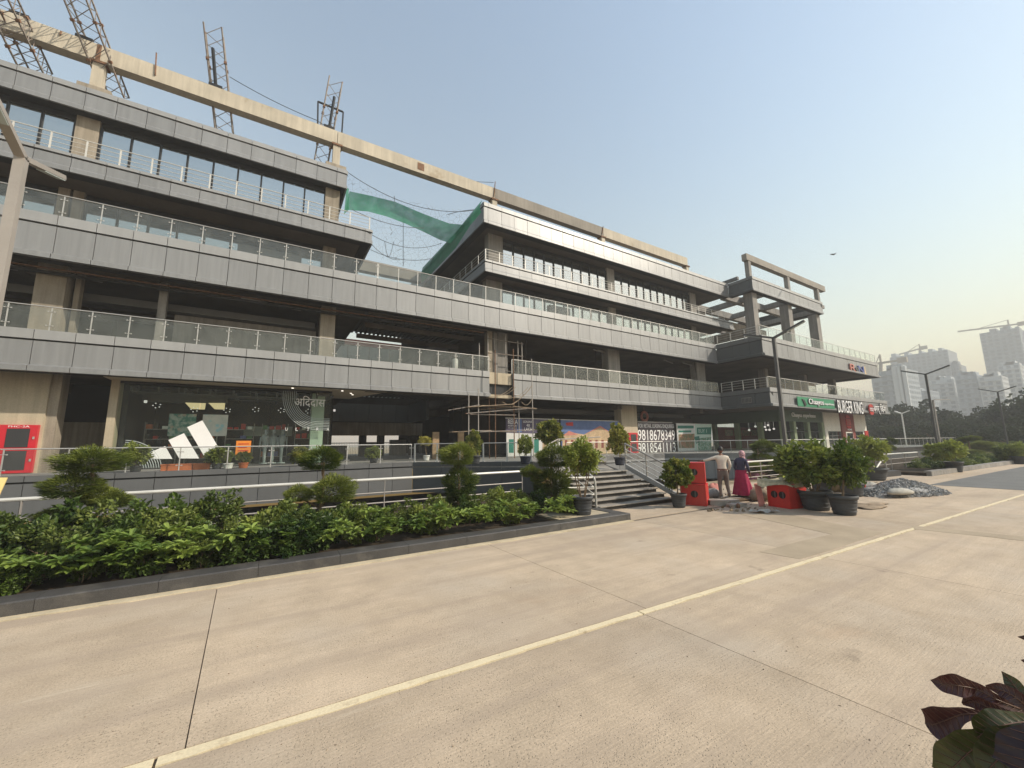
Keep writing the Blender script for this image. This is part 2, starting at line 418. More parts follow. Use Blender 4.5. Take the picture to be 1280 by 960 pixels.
# road: concrete slabs with open joints, one object each
road = structure(MB().box(-60, -30, -.30, 25.0, 7.76, -.02).build('road', 'road_joint', loc=(0, 0, -.02)))
def yline(x): return 3.76 - .0275*(x+.4)            # the pale joint strip wanders a little
jx = [-26.4, -22.0, -17.6, -13.4, -9.1, -4.8, -.50, 4.0, 8.45, 12.9, 17.2, 21.0, 25.0]
def slab(x0, x1, ya0, ya1, yb0, yb1, sk=0.0):
    g = .0045; b = MB()
    pts = [(x0+g+sk*1.0, ya0), (x1-g+sk, ya1), (x1-g, yb1), (x0+g, yb0)]
    b.prism(pts, -.019, 0.0); return b.build('concrete_slab', 'road_concrete', road)
for a, b in zip(jx[:-1], jx[1:]):
    slab(a, b, yline(a)+.055, yline(b)+.055, 7.60, 7.60, .15)
    slab(a, b, -2.2, -2.2, yline(a)-.065, yline(b)-.065, .25)
    slab(a, b, -12.0, -12.0, -2.22, -2.22, .2)
for k in range(len(jx)-1):
    a, b = jx[k], jx[k+1]; rr = random.Random(k); s = MB(); n = 22
    up = [(a+.01+(b-a-.02)*i/n, yline(a+(b-a)*i/n)+.046+rr.uniform(-.004, .003)) for i in range(n+1)]
    dn = [(a+.01+(b-a-.02)*i/n, yline(a+(b-a)*i/n)-.040+rr.uniform(-.016, .016)) for i in range(n+1)]
    s.prism(dn+up[::-1], -.019, .0015); s.build('joint_strip', 'strip', road)
# mortar fillet along the kerb
s = MB(); rr = random.Random(5); n = 90
lo = [(-20+28.3*i/n, 7.60+rr.uniform(-.03, .02)+.02*math.sin(i*.7)) for i in range(n+1)]
s.prism(lo+[(8.3, 7.77), (-20, 7.77)], -.018, .010); s.build('mortar_fillet', 'mortar', road)
# damp patch and patched strips
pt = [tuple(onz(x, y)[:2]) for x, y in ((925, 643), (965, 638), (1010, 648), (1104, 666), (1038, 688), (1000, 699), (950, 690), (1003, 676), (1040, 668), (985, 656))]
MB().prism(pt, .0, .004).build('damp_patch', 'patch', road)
pt = [tuple(onz(x, y)[:2]) for x, y in ((1140, 657), (1280, 671), (1280, 676), (1143, 661.5))]
MB().prism(pt, .0, .0035).build('patched_joint', 'patch', road)
# forecourt beyond the kerb and the far carriageway
structure(MB().prism([(8.4, 7.77), (25.0, 7.77), (40, 7.3), (40, 10.9), (14.6, 11.2), (14.6, 12.9), (8.4, 12.9)], -.02, -.003).build('forecourt', 'road_concrete', loc=(14, 9, -.02)))
structure(MB().prism([(25.02, -12), (140, -12), (140, 5.4), (25.02, 7.75)], -.02, -.003).build('far_road', 'road_concrete', loc=(60, 0, -.02)))
structure(MB().prism([tuple(onz(x, y)[:2]) for x, y in ((1162, 606), (1280, 613))]+[(60, 1.5), (60, 5.6), (38.3, 5.85)], -.003, .006).build('asphalt_strip', 'asphalt', loc=(35, 4, 0)))

# planter: granite kerb stones, soil bed
planter = structure(MB().prism([(-40, 8.12), (8.0, 8.12), (8.4, 8.9), (8.4, 12.96), (-40, 12.96)], -.01, .12).build('planting_bed', 'mulch', loc=(-10, 10, 0)))
kx = -24.0; rr = random.Random(3)
while kx < 8.2:
    L = 1.2; x1 = min(kx+L, 8.35)
    b = MB(); y0, y1, h = 7.765, 8.13, .172
    b.add([(kx+.003, y0, 0), (x1-.003, y0, 0), (x1-.003, y0, h-.015), (kx+.003, y0, h-.015), (kx+.003, y0+.015, h), (x1-.003, y0+.015, h),
           (x1-.003, y1, h), (kx+.003, y1, h), (x1-.003, y1, 0), (kx+.003, y1, 0)],
          [(0, 1, 2, 3), (3, 2, 5, 4), (4, 5, 6, 7), (7, 6, 8, 9), (1, 8, 6, 5, 2), (9, 0, 3, 4, 7)])
    b.build('kerb_stone', 'granite', planter); kx = x1
MB().box(8.02, 8.135, 0, 8.35, 9.0, .170).build('kerb_stone', 'granite', planter)
MB().prism([(6.3, 8.14), (8.0, 8.14), (8.0, 9.2), (6.3, 9.2)], .10, .16).build('paving_stone', 'stone', planter)

# terrace and its stair
ter = MB()
ter.prism([(-40, YP+.08), (6.65, YP+.08), (11.55, 17.05), (10.7, 14.5), (14.1, 14.5), (17.0, YP), (26.6, 20.9), (33, 15.3), (95, 15.3), (95, 46), (-40, 46)], T-.35, T)
terrace = structure(ter.build('terrace', 'concrete_grey', loc=(10, 30, T)))
stair = structure(MB().prism([(8.7, 11.3), (11.75, 11.3), (14.05, 14.48), (10.75, 14.48)], -.01, .965).build('stair', 'granite_riser', loc=(10, 11, 0)))
for i in range(7):
    y0 = 9.2+.3*i; z1 = .14*(i+1); x1 = 12.0-.04*i
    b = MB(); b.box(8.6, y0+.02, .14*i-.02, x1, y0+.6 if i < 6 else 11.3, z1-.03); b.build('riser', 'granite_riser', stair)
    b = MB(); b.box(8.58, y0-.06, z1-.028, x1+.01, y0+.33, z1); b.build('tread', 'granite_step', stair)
MB().box(10.72, 14.47, .966, 14.1, 14.499, T-.04).build('riser', 'granite_riser', stair)
MB().prism([(10.68, 14.44), (14.12, 14.44), (14.3, 14.9), (10.8, 14.9)], T+.001, T+.03).build('tread', 'granite_step', stair)
MB().prism([(8.8, 11.62), (11.7, 11.62), (13.9, 14.43), (10.75, 14.43)], .967, .985).build('landing', 'granite_step', stair)
# ---------------------------------------------------------------- the shopping building
BLD = thing('shopping_building', 'long grey multi-storey shopping building with stacked fascia bands, still under construction', 'building', (15, YF, 0))
PANEL = {}
def panel_mesh(w, h, lip, mname, thick=.05):
    k = (round(w, 3), round(h, 3), lip, mname)
    if k not in PANEL:
        prof = [(-thick, 0), (lip, 0), (lip, .20), (0, .27), (0, h), (-thick, h)] if lip else [(-thick, 0), (0, 0), (0, h), (-thick, h)]
        g = .011; n = len(prof); b = MB()
        b.add([(g, -o, z) for o, z in prof]+[(w-g, -o, z) for o, z in prof],
              [tuple(range(n)), tuple(range(2*n-1, n-1, -1))]+[(k2, n+k2, n+(k2+1) % n, (k2+1) % n) for k2 in range(n)])
        PANEL[k] = b.mesh('panel', mname)
    return PANEL[k]
def fascia(p0, p1, zb, zj, zt, lip=.16, pw=1.15, m='panel', cm='cap', phase=0.0, name='fascia', capout=.05, soff=.5):
    """A band of cladding from p0 to p1 seen from its right-hand side (outward = u turned by -90 degrees)."""
    p0, p1 = Vector((*p0, 0)), Vector((*p1, 0)); L = (p1-p0).length; u = (p1-p0)/L; nrm = Vector((u.y, -u.x, 0)); a = math.atan2(u.y, u.x)
    b = MB(); mid = (p0+p1)/2 - nrm*(.075+soff/2)
    b.obox(mid+Vector((0, 0, (zb+zt)/2)), u*(L/2-.005), nrm*(soff/2), Vector((0, 0, (zt-zb)/2-.012)))
    f = b.build(name, 'joint', BLD)
    rr = random.Random(int(p0.x*10+zb*100)); cuts = [0.0]; x = phase if phase > .05 else pw
    while x < L-.12: cuts.append(x); x += pw
    cuts.append(L)
    for c0, c1 in zip(cuts[:-1], cuts[1:]):
        l = p0+u*c0
        q = put('panel', panel_mesh(c1-c0, zj-.065-zb, lip, m), f, l+Vector((0, 0, zb)), a); q.rotation_euler = (rr.uniform(-.007, .007), 0, a+rr.uniform(-.004, .004))
        put('coping', panel_mesh(c1-c0, zt-zj, 0, cm, .28), f, l+nrm*capout+Vector((0, 0, zj)), a)
    return f
UNIT = {}
def unit_tube(r, n=8):
    k = ('t', r, n)
    if k not in UNIT: UNIT[k] = MB().tube((0, 0, 0), (0, 0, 1), r, None, n).mesh('tube', 'steel')
    return UNIT[k]
def rail_post_mesh(h, mname='steel'):
    k = ('p', round(h, 2), mname)
    if k not in UNIT:
        b = MB(); b.box(-.02, -.008, 0, .02, .008, h)
        for z in (h*.22, h*.80):
            b.tube((-.09, -.02, z), (.09, -.02, z), .011, None, 6); b.box(-.11, -.035, z-.02, -.07, -.012, z+.02); b.box(.07, -.035, z-.02, .11, -.012, z+.02)
        UNIT[k] = b.mesh('post', mname)
    return UNIT[k]
def pane_mesh(w, h, mname, t=.012):
    k = ('g', round(w, 2), round(h, 2), mname)
    if k not in UNIT: UNIT[k] = MB().box(.018, -t/2, .03, w-.018, t/2, h-.01).mesh('pane', mname)
    return UNIT[k]
SLIM = MB().box(-.016, -.016, 0, .016, .016, .96).mesh('post', 'steel')
def glass_rail(p0, p1, z0, z1, sp=1.15, parent=None, name='glass_railing', phase=0.0, postm=None, gm='rail_glass'):
    parent = parent or BLD
    p0, p1 = Vector((*p0, 0)), Vector((*p1, 0)); L = (p1-p0).length; u = (p1-p0)/L; a = math.atan2(u.y, u.x)
    b = MB(); b.tube(p0+Vector((0, 0, z1)), p1+Vector((0, 0, z1)), .024, None, 8)
    rl = b.build(name, 'steel', parent)
    n = max(1, round(L/sp)); w = L/n
    for k in range(n+1):
        put('post', postm or rail_post_mesh(z1-z0), rl, p0+u*(w*k)+Vector((0, 0, z0)), a)
        if k < n: put('glass_pane', pane_mesh(w, z1-z0-.04, gm), rl, p0+u*(w*k)+Vector((0, 0, z0)), a)
    return rl
def bar_rail(p0, p1, z0, z1, nb=4, sp=1.15, m='white_metal', r=.018, parent=None, name='metal_railing'):
    parent = parent or BLD
    p0, p1 = Vector((*p0, 0)), Vector((*p1, 0)); L = (p1-p0).length; u = (p1-p0)/L; a = math.atan2(u.y, u.x)
    n = max(1, round(L/sp)); w = L/n
    b = MB()
    for k in range(nb):
        z = z1-(z1-z0)*k/nb; b.tube(p0+Vector((0, 0, z)), p1+Vector((0, 0, z)), r*(1.35 if k == 0 else .8), None, 6)
    rl = b.build(name, m, parent)
    key = ('bp', round(z1-z0, 2), m)
    if key not in UNIT: UNIT[key] = MB().box(-.03, -.015, 0, .03, .015, z1-z0).mesh('post', m)
    for k in range(n+1): put('post', UNIT[key], rl, p0+u*(w*k)+Vector((0, 0, z0)), a)
    return rl
def solid(name, mname, *boxes):
    b = MB()
    for q in boxes: b.box(*q)
    return b.build(name, mname, BLD)
XL = -24.0
# --- plinth below the terrace edge
fascia((XL, YP), (6.65, YP), -.45, .90, T+.01, 0, 1.17, 'plinth_panel', 'plinth_panel', .35, 'plinth', 0)
fascia((6.65, YP), (11.55, 17.05), -.45, .90, T+.01, 0, 1.6, 'dark_panel', 'dark_panel', 0, 'plinth', 0)  # slanting wall: its shade is put into the darker panel colour
fascia((17.0, YP), (26.6, 20.9), -.8, .60, T+.01, 0, 1.2, 'panel', 'cap', 0, 'plinth', 0)
fascia((26.6, 20.9), (33, 15.3), -.8, .60, T+.01, 0, 1.2, 'panel', 'cap', 0, 'plinth', 0)
fascia((33, 15.3), (85, 15.3), -.8, .70, T+.01, 0, 2.4, 'dark_panel', 'plinth_panel', 0, 'plinth', 0)
glass_rail((XL, YP+.12), (6.6, YP+.12), T+.01, T+.95, 1.6, gm='terrace_glass')
glass_rail((17.2, YP+.1), (26.6, 21.0), T+.01, T+.95, 1.2, postm=SLIM, gm='terrace_glass')
glass_rail((26.7, 20.9), (33.1, 15.4), T+.01, T+.95, 1.2, postm=SLIM, gm='terrace_glass')
glass_rail((33.1, 15.4), (85, 15.4), T+.01, T+.95, 1.5, postm=SLIM, gm='terrace_glass')
thick = MB().box(-.035, -.025, .02, .035, .025, .98).box(-.075, -.05, 0, .075, .05, .05).mesh('post', 'white_metal')
glass_rail((6.75, YP), (11.55, 17.2), T+.01, T+.97, 1.25, None, 'glass_railing', 0, thick, 'terrace_glass')
# --- fascia bands, front
F1 = (5.02, 6.29, 6.67); F2 = (9.59, 11.06, 11.48); F3 = (14.30, 15.06, 15.20); F4L = (18.48, 19.50, 19.76); F4R = (17.92, 19.20, 19.50)
ph = lambda x0, xj: (xj-x0) % 1.15
fascia((XL, YF), (11.98, YF), *F1, phase=ph(XL, -8.07))
fascia((13.75, YF), (XB, YF), *F1, phase=.75)
fascia((XL, YF), (XB, YF), *F2, phase=ph(XL, -7.94))
fascia((XL, 24.1), (4.65, 24.1), *F3, lip=.05, phase=ph(XL, -.36))
fascia((12.5, 24.1), (43.9, 24.1), *F3, lip=.05, phase=.6)
fascia((XL, 25.7), (3.25, 25.7), *F4L, lip=.05, phase=ph(XL, -10.0))
fascia((12.3, 23.9), (43.2, 23.9), *F4R, lip=.05, phase=.35)
# projecting block
fascia((XB, 18.0), (65.4, 18.0), *F1); fascia((XB, 18.2), (64.8, 18.2), *F2)
fascia((43.2, 21.3), (59.8, 21.3), *F4R, lip=.05)
# side returns; shade on the sunless ones is put into darker panel colours
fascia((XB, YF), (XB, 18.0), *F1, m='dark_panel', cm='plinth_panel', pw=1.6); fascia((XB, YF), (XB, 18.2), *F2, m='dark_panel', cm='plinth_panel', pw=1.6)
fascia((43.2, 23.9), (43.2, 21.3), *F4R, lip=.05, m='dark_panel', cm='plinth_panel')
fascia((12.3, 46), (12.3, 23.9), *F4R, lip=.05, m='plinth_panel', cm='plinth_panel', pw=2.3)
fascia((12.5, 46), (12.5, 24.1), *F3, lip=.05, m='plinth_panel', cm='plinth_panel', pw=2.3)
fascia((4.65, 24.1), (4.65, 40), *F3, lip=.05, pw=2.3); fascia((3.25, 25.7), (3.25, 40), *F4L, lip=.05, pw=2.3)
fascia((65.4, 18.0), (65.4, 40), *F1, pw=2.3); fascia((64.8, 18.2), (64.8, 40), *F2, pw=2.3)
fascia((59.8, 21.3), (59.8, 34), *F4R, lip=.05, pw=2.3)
# --- floor slabs and soffits (edges tucked behind the cladding)
yb = YF+.4
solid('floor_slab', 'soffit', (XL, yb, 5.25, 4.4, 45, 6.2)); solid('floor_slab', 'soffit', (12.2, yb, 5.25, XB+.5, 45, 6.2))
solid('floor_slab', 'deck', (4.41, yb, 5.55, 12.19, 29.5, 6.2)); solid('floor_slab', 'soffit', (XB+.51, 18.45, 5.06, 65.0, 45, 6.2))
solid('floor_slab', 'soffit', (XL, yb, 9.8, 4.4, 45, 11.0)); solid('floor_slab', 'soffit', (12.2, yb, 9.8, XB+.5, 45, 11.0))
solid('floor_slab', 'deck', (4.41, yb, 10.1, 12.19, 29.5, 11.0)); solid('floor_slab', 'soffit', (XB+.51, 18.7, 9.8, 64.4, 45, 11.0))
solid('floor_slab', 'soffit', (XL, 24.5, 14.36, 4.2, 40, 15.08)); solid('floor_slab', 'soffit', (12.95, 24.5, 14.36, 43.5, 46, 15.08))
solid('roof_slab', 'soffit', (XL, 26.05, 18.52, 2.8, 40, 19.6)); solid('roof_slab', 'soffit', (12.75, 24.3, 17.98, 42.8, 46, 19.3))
# ribbed deck undersides in the bridge bay
for zc in (5.55, 10.1):
    for k in range(26):
        solid('deck_rib', 'deck', (4.5+k*.3, 23.2, zc-.13, 4.63+k*.3, 29.4, zc-.002))
    solid('bridge_beam', 'soffit', (4.45, 23.0, zc-.55, 12.15, 23.35, zc-.004))
# floor beams under the slabs
for x in (-20, -8.8, 2.4, 13.7, 25.1, 36.4):
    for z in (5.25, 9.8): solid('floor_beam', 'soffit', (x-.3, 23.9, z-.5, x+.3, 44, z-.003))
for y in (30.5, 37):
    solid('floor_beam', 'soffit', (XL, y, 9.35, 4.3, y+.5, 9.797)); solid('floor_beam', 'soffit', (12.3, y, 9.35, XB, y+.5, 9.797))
# --- columns
def column(x0, x1, y0, y1, z0, z1, m='concrete'): solid('column', m, (x0, y0, z0, x1, y1, z1))
for x0, x1 in ((-8.75, -7.85), (2.05, 2.8), (13.3, 14.1), (23.9, 25.25), (35.95, 37.3)):
    column(x0, x1, 23.75, 24.5, 6.2, 9.8, 'concrete_grey' if x0 > 12 else 'concrete')
column(-7.72, -7.55, 24.2, 24.6, 6.2, 9.8); column(-4.85, -4.55, 23.9, 24.2, 6.2, 9.8, 'concrete_grey')
for x0, x1 in ((-9.3, -8.9), (-8.8, -8.42), (2.15, 2.85)): column(x0, x1, 25.9, 26.6, 11.0, 14.36)
for x0, x1 in ((13.3, 14.7), (26.0, 26.9), (38.2, 39.0)): column(x0, x1, 25.45, 26.1, 11.0, 14.36, 'concrete_grey')
for x0, x1 in ((-9.2, -8.36), (2.1, 2.95)): column(x0, x1, 26.2, 26.8, 15.08, 18.52)
for x0, x1 in ((13.35, 14.6), (25.7, 26.6), (37.9, 38.9)): column(x0, x1, 25.15, 25.8, 15.08, 17.98, 'concrete_grey')
for x in (-8.7, 2.4, 13.7, 25, 36.3):
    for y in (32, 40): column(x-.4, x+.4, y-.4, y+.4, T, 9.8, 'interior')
for x in (46, 55, 63): column(x-.35, x+.35, 22.2, 22.9, 6.2, 9.8, 'concrete_grey')
# ground floor: stone pier with fire cabinet, dark bay, store piers, stone column
solid('stone_pier', 'stone', (-16, 23.75, T, -7.85, 24.6, 5.24)); solid('stone_return', 'concrete', (-7.849, 23.85, T, -7.55, 24.6, 5.24))
solid('stone_pier', 'stone', (-6.05, 23.85, T, -5.78, 24.5, 5.24)); solid('stone_column', 'stone', (25.25, 23.9, T, 27.15, 24.7, 5.24))
solid('bay_wall', 'concrete', (-9.5, 27.2, T, -6.3, 27.4, 3.3)); solid('bay_wall', 'black', (-10, 28, T, -5.8, 28.2, 5.2)); solid('bay_wall', 'black', (-5.84, 24.6, T, -5.79, 28, 5.2))
solid('pipe_rack', 'rust', (-14, 23.3, 9.45, 12, 23.4, 9.5)); solid('service_pipe', 'black', (-14, 23.5, 9.3, 12.0, 23.62, 9.42))
# interior back walls and partitions
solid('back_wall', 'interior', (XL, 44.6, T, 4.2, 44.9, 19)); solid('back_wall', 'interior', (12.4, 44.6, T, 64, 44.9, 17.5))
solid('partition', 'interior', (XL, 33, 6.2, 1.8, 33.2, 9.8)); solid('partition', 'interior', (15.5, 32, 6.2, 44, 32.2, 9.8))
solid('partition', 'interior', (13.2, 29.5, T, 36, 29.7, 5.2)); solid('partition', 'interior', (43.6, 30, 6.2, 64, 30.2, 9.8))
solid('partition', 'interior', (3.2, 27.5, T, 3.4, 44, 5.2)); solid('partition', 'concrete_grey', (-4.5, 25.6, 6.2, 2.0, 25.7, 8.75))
# inner court across the passage: dark clad band over a brown beam and posts, light behind
solid('court_fascia', 'dark_panel', (3.6, 34.9, 3.95, 10.4, 35.1, 5.45))
for k in range(6): solid('court_panel', 'dark_panel', (3.7+k*1.13, 34.84, 3.99, 4.8+k*1.13, 34.895, 5.42))
solid('court_fascia', 'dark_panel', (10.41, 30.0, 3.95, 10.6, 35.1, 5.5)); solid('court_beam', 'concrete', (3.6, 35.6, 2.85, 12.0, 36.2, 3.94)); solid('court_wall', 'interior', (3.41, 36.21, 2.86, 12.39, 36.4, 6.2))
for x in (6.6, 8.1, 10.9): solid('court_post', 'interior', (x, 35.7, T, x+.55, 36.2, 2.85))
mat('back_facade', (.50, .54, .51), .4, 0, .5, .06, .5); solid('back_facade', 'back_facade', (4.21, 44.65, 6.3, 12.39, 44.85, 12.7)); solid('back_band', 'brick_pink', (4.21, 44.6, 12.71, 12.39, 44.9, 13.35))
for k in range(8): solid('back_mullion', 'lamp_paint', (4.4+k*1.1, 44.58, 6.3, 4.46+k*1.1, 44.64, 12.7))
for z in (8.4, 10.5): solid('back_transom', 'lamp_paint', (4.21, 44.59, z, 12.39, 44.63, z+.07))
g = MB()
for k in range(64): g.box(3.6+k*.13, 36.6, T, 3.62+k*.13, 36.62, 2.3)
g.box(3.6, 36.6, 2.2, 12, 36.63, 2.26); g.build('security_grille', 'lamp_grey', BLD)
for k in range(3): solid('service_counter', 'concrete_grey', (4.5+k*2.6, 37.5, T, 5.9+k*2.6, 38.2, T+1.0+.2*k))
# services hung under the open slabs, boards and stacked stuff on the bare floors
rr = random.Random(17)
for z, y in ((9.15, 25.2), (9.3, 26.4), (4.75, 26.0)):
    solid('air_duct', 'lamp_grey', (13.9 if z < 5 else XL, y, z-.35, 36.5 if z < 5 else 1.9, y+.55, z))
for k in range(26):
    x = rr.uniform(-16, 36); y = rr.uniform(23.6, 25.5)
    if 4.4 < x < 12.2: continue
    if k % 3 == 0: MB().tube((x, y, 9.78), (x+rr.uniform(-.2, .2), y, rr.uniform(7.6, 9.0)), .018, None, 5).build('hanging_cable', 'black', BLD)
    elif k % 3 == 1: solid('stacked_board', rr.choice(('wood', 'concrete', 'grey_vinyl')), (x, y+2.2, 6.21, x+rr.uniform(.5, 1.6), y+2.4, 6.21+rr.uniform(.6, 1.5)))
    else: MB().tube((x, 23.9, 9.6), (x+rr.uniform(1.5, 3), 24.4, 9.55), .05, None, 6).build('conduit', 'lamp_paint', BLD)
for k in range(9): solid('ceiling_beam', 'soffit', (4.6+k*.0, 23.4+k*.7, 9.2+.0*k, 12.0, 23.5+k*.7, 9.5)) if k in (2, 6) else None
# --- railings on the floors
glass_rail((XL, YF+.12), (12.0, YF+.12), F1[2], 7.66); glass_rail((13.75, YF+.12), (XB-.1, YF+.12), F1[2], 7.66, postm=SLIM)
glass_rail((XL, YF+.12), (4.75, YF+.12), F2[2], 12.45); glass_rail((4.8, YF+.12), (XB-.1, YF+.12), F2[2], 12.45, postm=SLIM)
glass_rail((XB+.1, 18.12), (65.2, 18.12), F1[2], 7.66, 1.5, postm=SLIM, gm='terrace_glass'); glass_rail((XB+.1, 18.32), (64.6, 18.32), F2[2], 12.45, 1.5, postm=SLIM, gm='terrace_glass')
bar_rail((XB+.12, YF-.1), (XB+.12, 18.2), F1[2], 7.6, 4, 1.0); bar_rail((XB+.12, YF-.1), (XB+.12, 18.4), F2[2], 12.4, 4, 1.2)
bar_rail((XL, 24.22), (4.5, 24.22), F3[2], 16.08, 4); bar_rail((12.62, 24.22), (42.4, 24.22), F3[2], 16.08, 4); bar_rail((12.62, 40), (12.62, 24.3), F3[2], 16.08, 4)
# --- window walls
def window_wall(x0, x1, y, z0, z1, n, name='window_wall', glass='coated_glass', head=.28):
    b = MB(); w = (x1-x0)/n
    b.box(x0, y, z1-head, x1, y+.15, z1); b.box(x0, y, z0, x1, y+.15, z0+.08)
    f = b.build(name, 'black', BLD)
    mk = ('mu', round(z1-z0, 2))
    if mk not in UNIT: UNIT[mk] = MB().box(-.04, -.05, .081, .04, .14, z1-z0-head-.001).mesh('mullion', 'black')
    gk = ('wp', round(w, 3), round(z1-z0, 2), glass)
    if gk not in UNIT: UNIT[gk] = MB().box(.045, .03, .085, w-.045, .05, z1-z0-head-.005).mesh('window_pane', glass)
    rr = random.Random(int(x0*7))
    for k in range(n+1):
        put('mullion', UNIT[mk], f, (x0+w*k, y, z0))
        if k < n:
            o = put('window_pane', UNIT[gk], f, (x0+w*k, y, z0)); o.rotation_euler = (rr.uniform(-.006, .006), 0, rr.uniform(-.006, .006))
    solid('window_backing', 'interior', (x0, y+1.2, z0, x1, y+1.3, z1))
window_wall(-17, -9.25, 26.3, 15.1, 18.5, 7); window_wall(-8.3, 2.08, 26.3, 15.1, 18.5, 9)
window_wall(14.65, 25.65, 25.3, 15.1, 17.95, 11); window_wall(26.65, 37.85, 25.3, 15.1, 17.95, 11)
window_wall(-17, -9.35, 26.1, 11.05, 14.34, 7); window_wall(-8.38, 2.1, 26.1, 11.05, 14.34, 9)
window_wall(14.75, 25.95, 25.6, 11.05, 14.34, 11); window_wall(26.95, 38.15, 25.6, 11.05, 14.34, 11)
solid('blank_panel', 'plinth_panel', (-2.2, 25.95, 11.1, 1.0, 26.04, 13.4)); solid('blank_panel', 'plinth_panel', (19.2, 25.45, 11.1, 21.4, 25.54, 13.4))
solid('inner_glass_wall', 'dark_panel', (39.1, 28, 11.05, 46, 28.2, 14.3)); solid('inner_glass_wall', 'dark_panel', (39.1, 29, 15.1, 44, 29.2, 17.9))
solid('shop_box', 'wood', (54.3, 22.6, 6.25, 58.5, 26, 9.0)); solid('shop_box_glass', 'coated_glass', (54.6, 22.5, 6.4, 58.2, 22.58, 8.6))
# --- stair tower opening in the first-floor fascia behind the scaffold
solid('rough_concrete', 'stone', (12.02, 22.62, 5.9, 13.72, 23.1, 6.66)); solid('rough_concrete', 'stone', (12.02, 22.62, 5.0, 13.72, 23.1, 5.2))
solid('dark_slot', 'black', (12.1, 22.8, 5.22, 13.65, 23.1, 5.88))
solid('service_column', 'concrete', (12.35, 23.5, 6.7, 12.75, 23.9, 9.7)); solid('service_column', 'concrete_grey', (12.9, 23.6, 6.7, 13.2, 23.9, 9.7))
# --- roof-top pergola frame over the projecting block
for x in (43.8, 51.6, 58.9): column(x, x+.95, 21.75, 22.7, 11.0, 17.95, 'concrete_grey')
for y in (24.5, 28.5, 33): solid('pergola_beam', 'concrete_grey', (43.3, y, 18.0, 59.4, y+.5, 18.8))
for x in (46.5, 51.8, 59.0): solid('pergola_beam', 'concrete_grey', (x, 21.8, 18.1, x+.5, 33, 18.7))
solid('pergola_beam', 'concrete', (41.0, 26.5, 15.6, 56, 27.6, 16.5)); solid('pergola_beam', 'concrete', (42.0, 31, 13.4, 60, 32, 14.2))
solid('pergola_beam', 'concrete', (47.0, 24.0, 14.2, 48, 34, 15.1))
# --- big beam carried above the roof on stub columns
bx = [-20.5, -8.72, 2.60, 14.45, 26.40, 39.35]
def beam_piece(x0, x1, m): solid('roof_beam', m, (x0+.015, 26.05, 21.68, x1-.015, 26.6, 22.62))
for k, m in enumerate(('beam', 'beam', 'beam', 'beam_grey', 'beam')): beam_piece(bx[k], bx[k+1], m)
for k, x in enumerate(bx[1:]):
    solid('beam_stub', 'beam', (x-.22, 26.1, 20.2, x+.22, 26.55, 21.66)); solid('beam_pedestal', 'concrete', (x-.62, 26.0, 19.62, x+.62, 26.75, 20.2))
    solid('bearing', 'rust', (x-.32, 26.02, 21.60, x+.32, 26.63, 21.72))
for x in (-4.6, 7.6, 14.2): solid('lifting_lug', 'black', (x-.2, 26.2, 22.62, x+.2, 26.45, 22.75))
solid('joint_stain', 'rust', (8.0, 26.035, 21.9, 8.5, 26.048, 22.45)); solid('joint_stain', 'rust', (-8.85, 26.035, 21.75, -8.68, 26.048, 22.6))
# beams seen through the gap between the two upper blocks
solid('gap_beam', 'beam_grey', (4.7, 37.5, 18.3, 14.5, 38.2, 19.4)); solid('gap_beam', 'beam', (4.7, 33.5, 13.4, 14.4, 34.1, 14.15))
solid('gap_column', 'concrete', (5.1, 37.4, 17.2, 6.1, 38.3, 19.6))
# frame beam over the projecting block
solid('roof_beam', 'beam_grey', (44.4, 22.2, 22.05, 54.0, 22.75, 22.80)); solid('roof_beam', 'beam_grey', (54.03, 22.2, 22.05, 63.9, 22.75, 22.80))
for x in (45.0, 53.8, 61.8):
    solid('beam_stub', 'concrete_grey', (x-.25, 22.25, 19.7, x+.25, 22.7, 22.04)); solid('beam_pedestal', 'concrete_grey', (x-.6, 22.0, 19.3, x+.6, 22.95, 19.75))
solid('side_beam', 'lamp_grey', (43.4, 22.9, 19.75, 43.7, 31, 20.1))
# lights on the soffits
for k, (x, y, z) in enumerate([(0.9, 23.35, 5.0), (3.3, 23.4, 5.0), (3.9, 24.3, 5.0), (4.1, 25.0, 5.0)]):
    MB().tube((x, y, z+.0), (x, y, z+.012), .06, None, 12).build('downlight', 'downlight', BLD)
solid('tan_ceiling', 'tan_soffit', (-6.1, 22.95, 5.02, 2.6, 24.9, 5.235)); 
MB().prism([(2.61, 22.95), (5.6, 22.95), (4.3, 27.5), (2.61, 27.5)], 5.02, 5.235).build('tan_ceiling', 'tan_soffit', BLD)
# louvred vent on the block's side, sign-light strips
solid('vent_grille', 'concrete_grey', (XB-.03, 19.6, 5.45, XB-.01, 20.5, 5.95))
for k in range(7): solid('vent_slat', 'charcoal', (XB-.045, 19.66+k*.12, 5.5, XB-.031, 19.72+k*.12, 5.9))
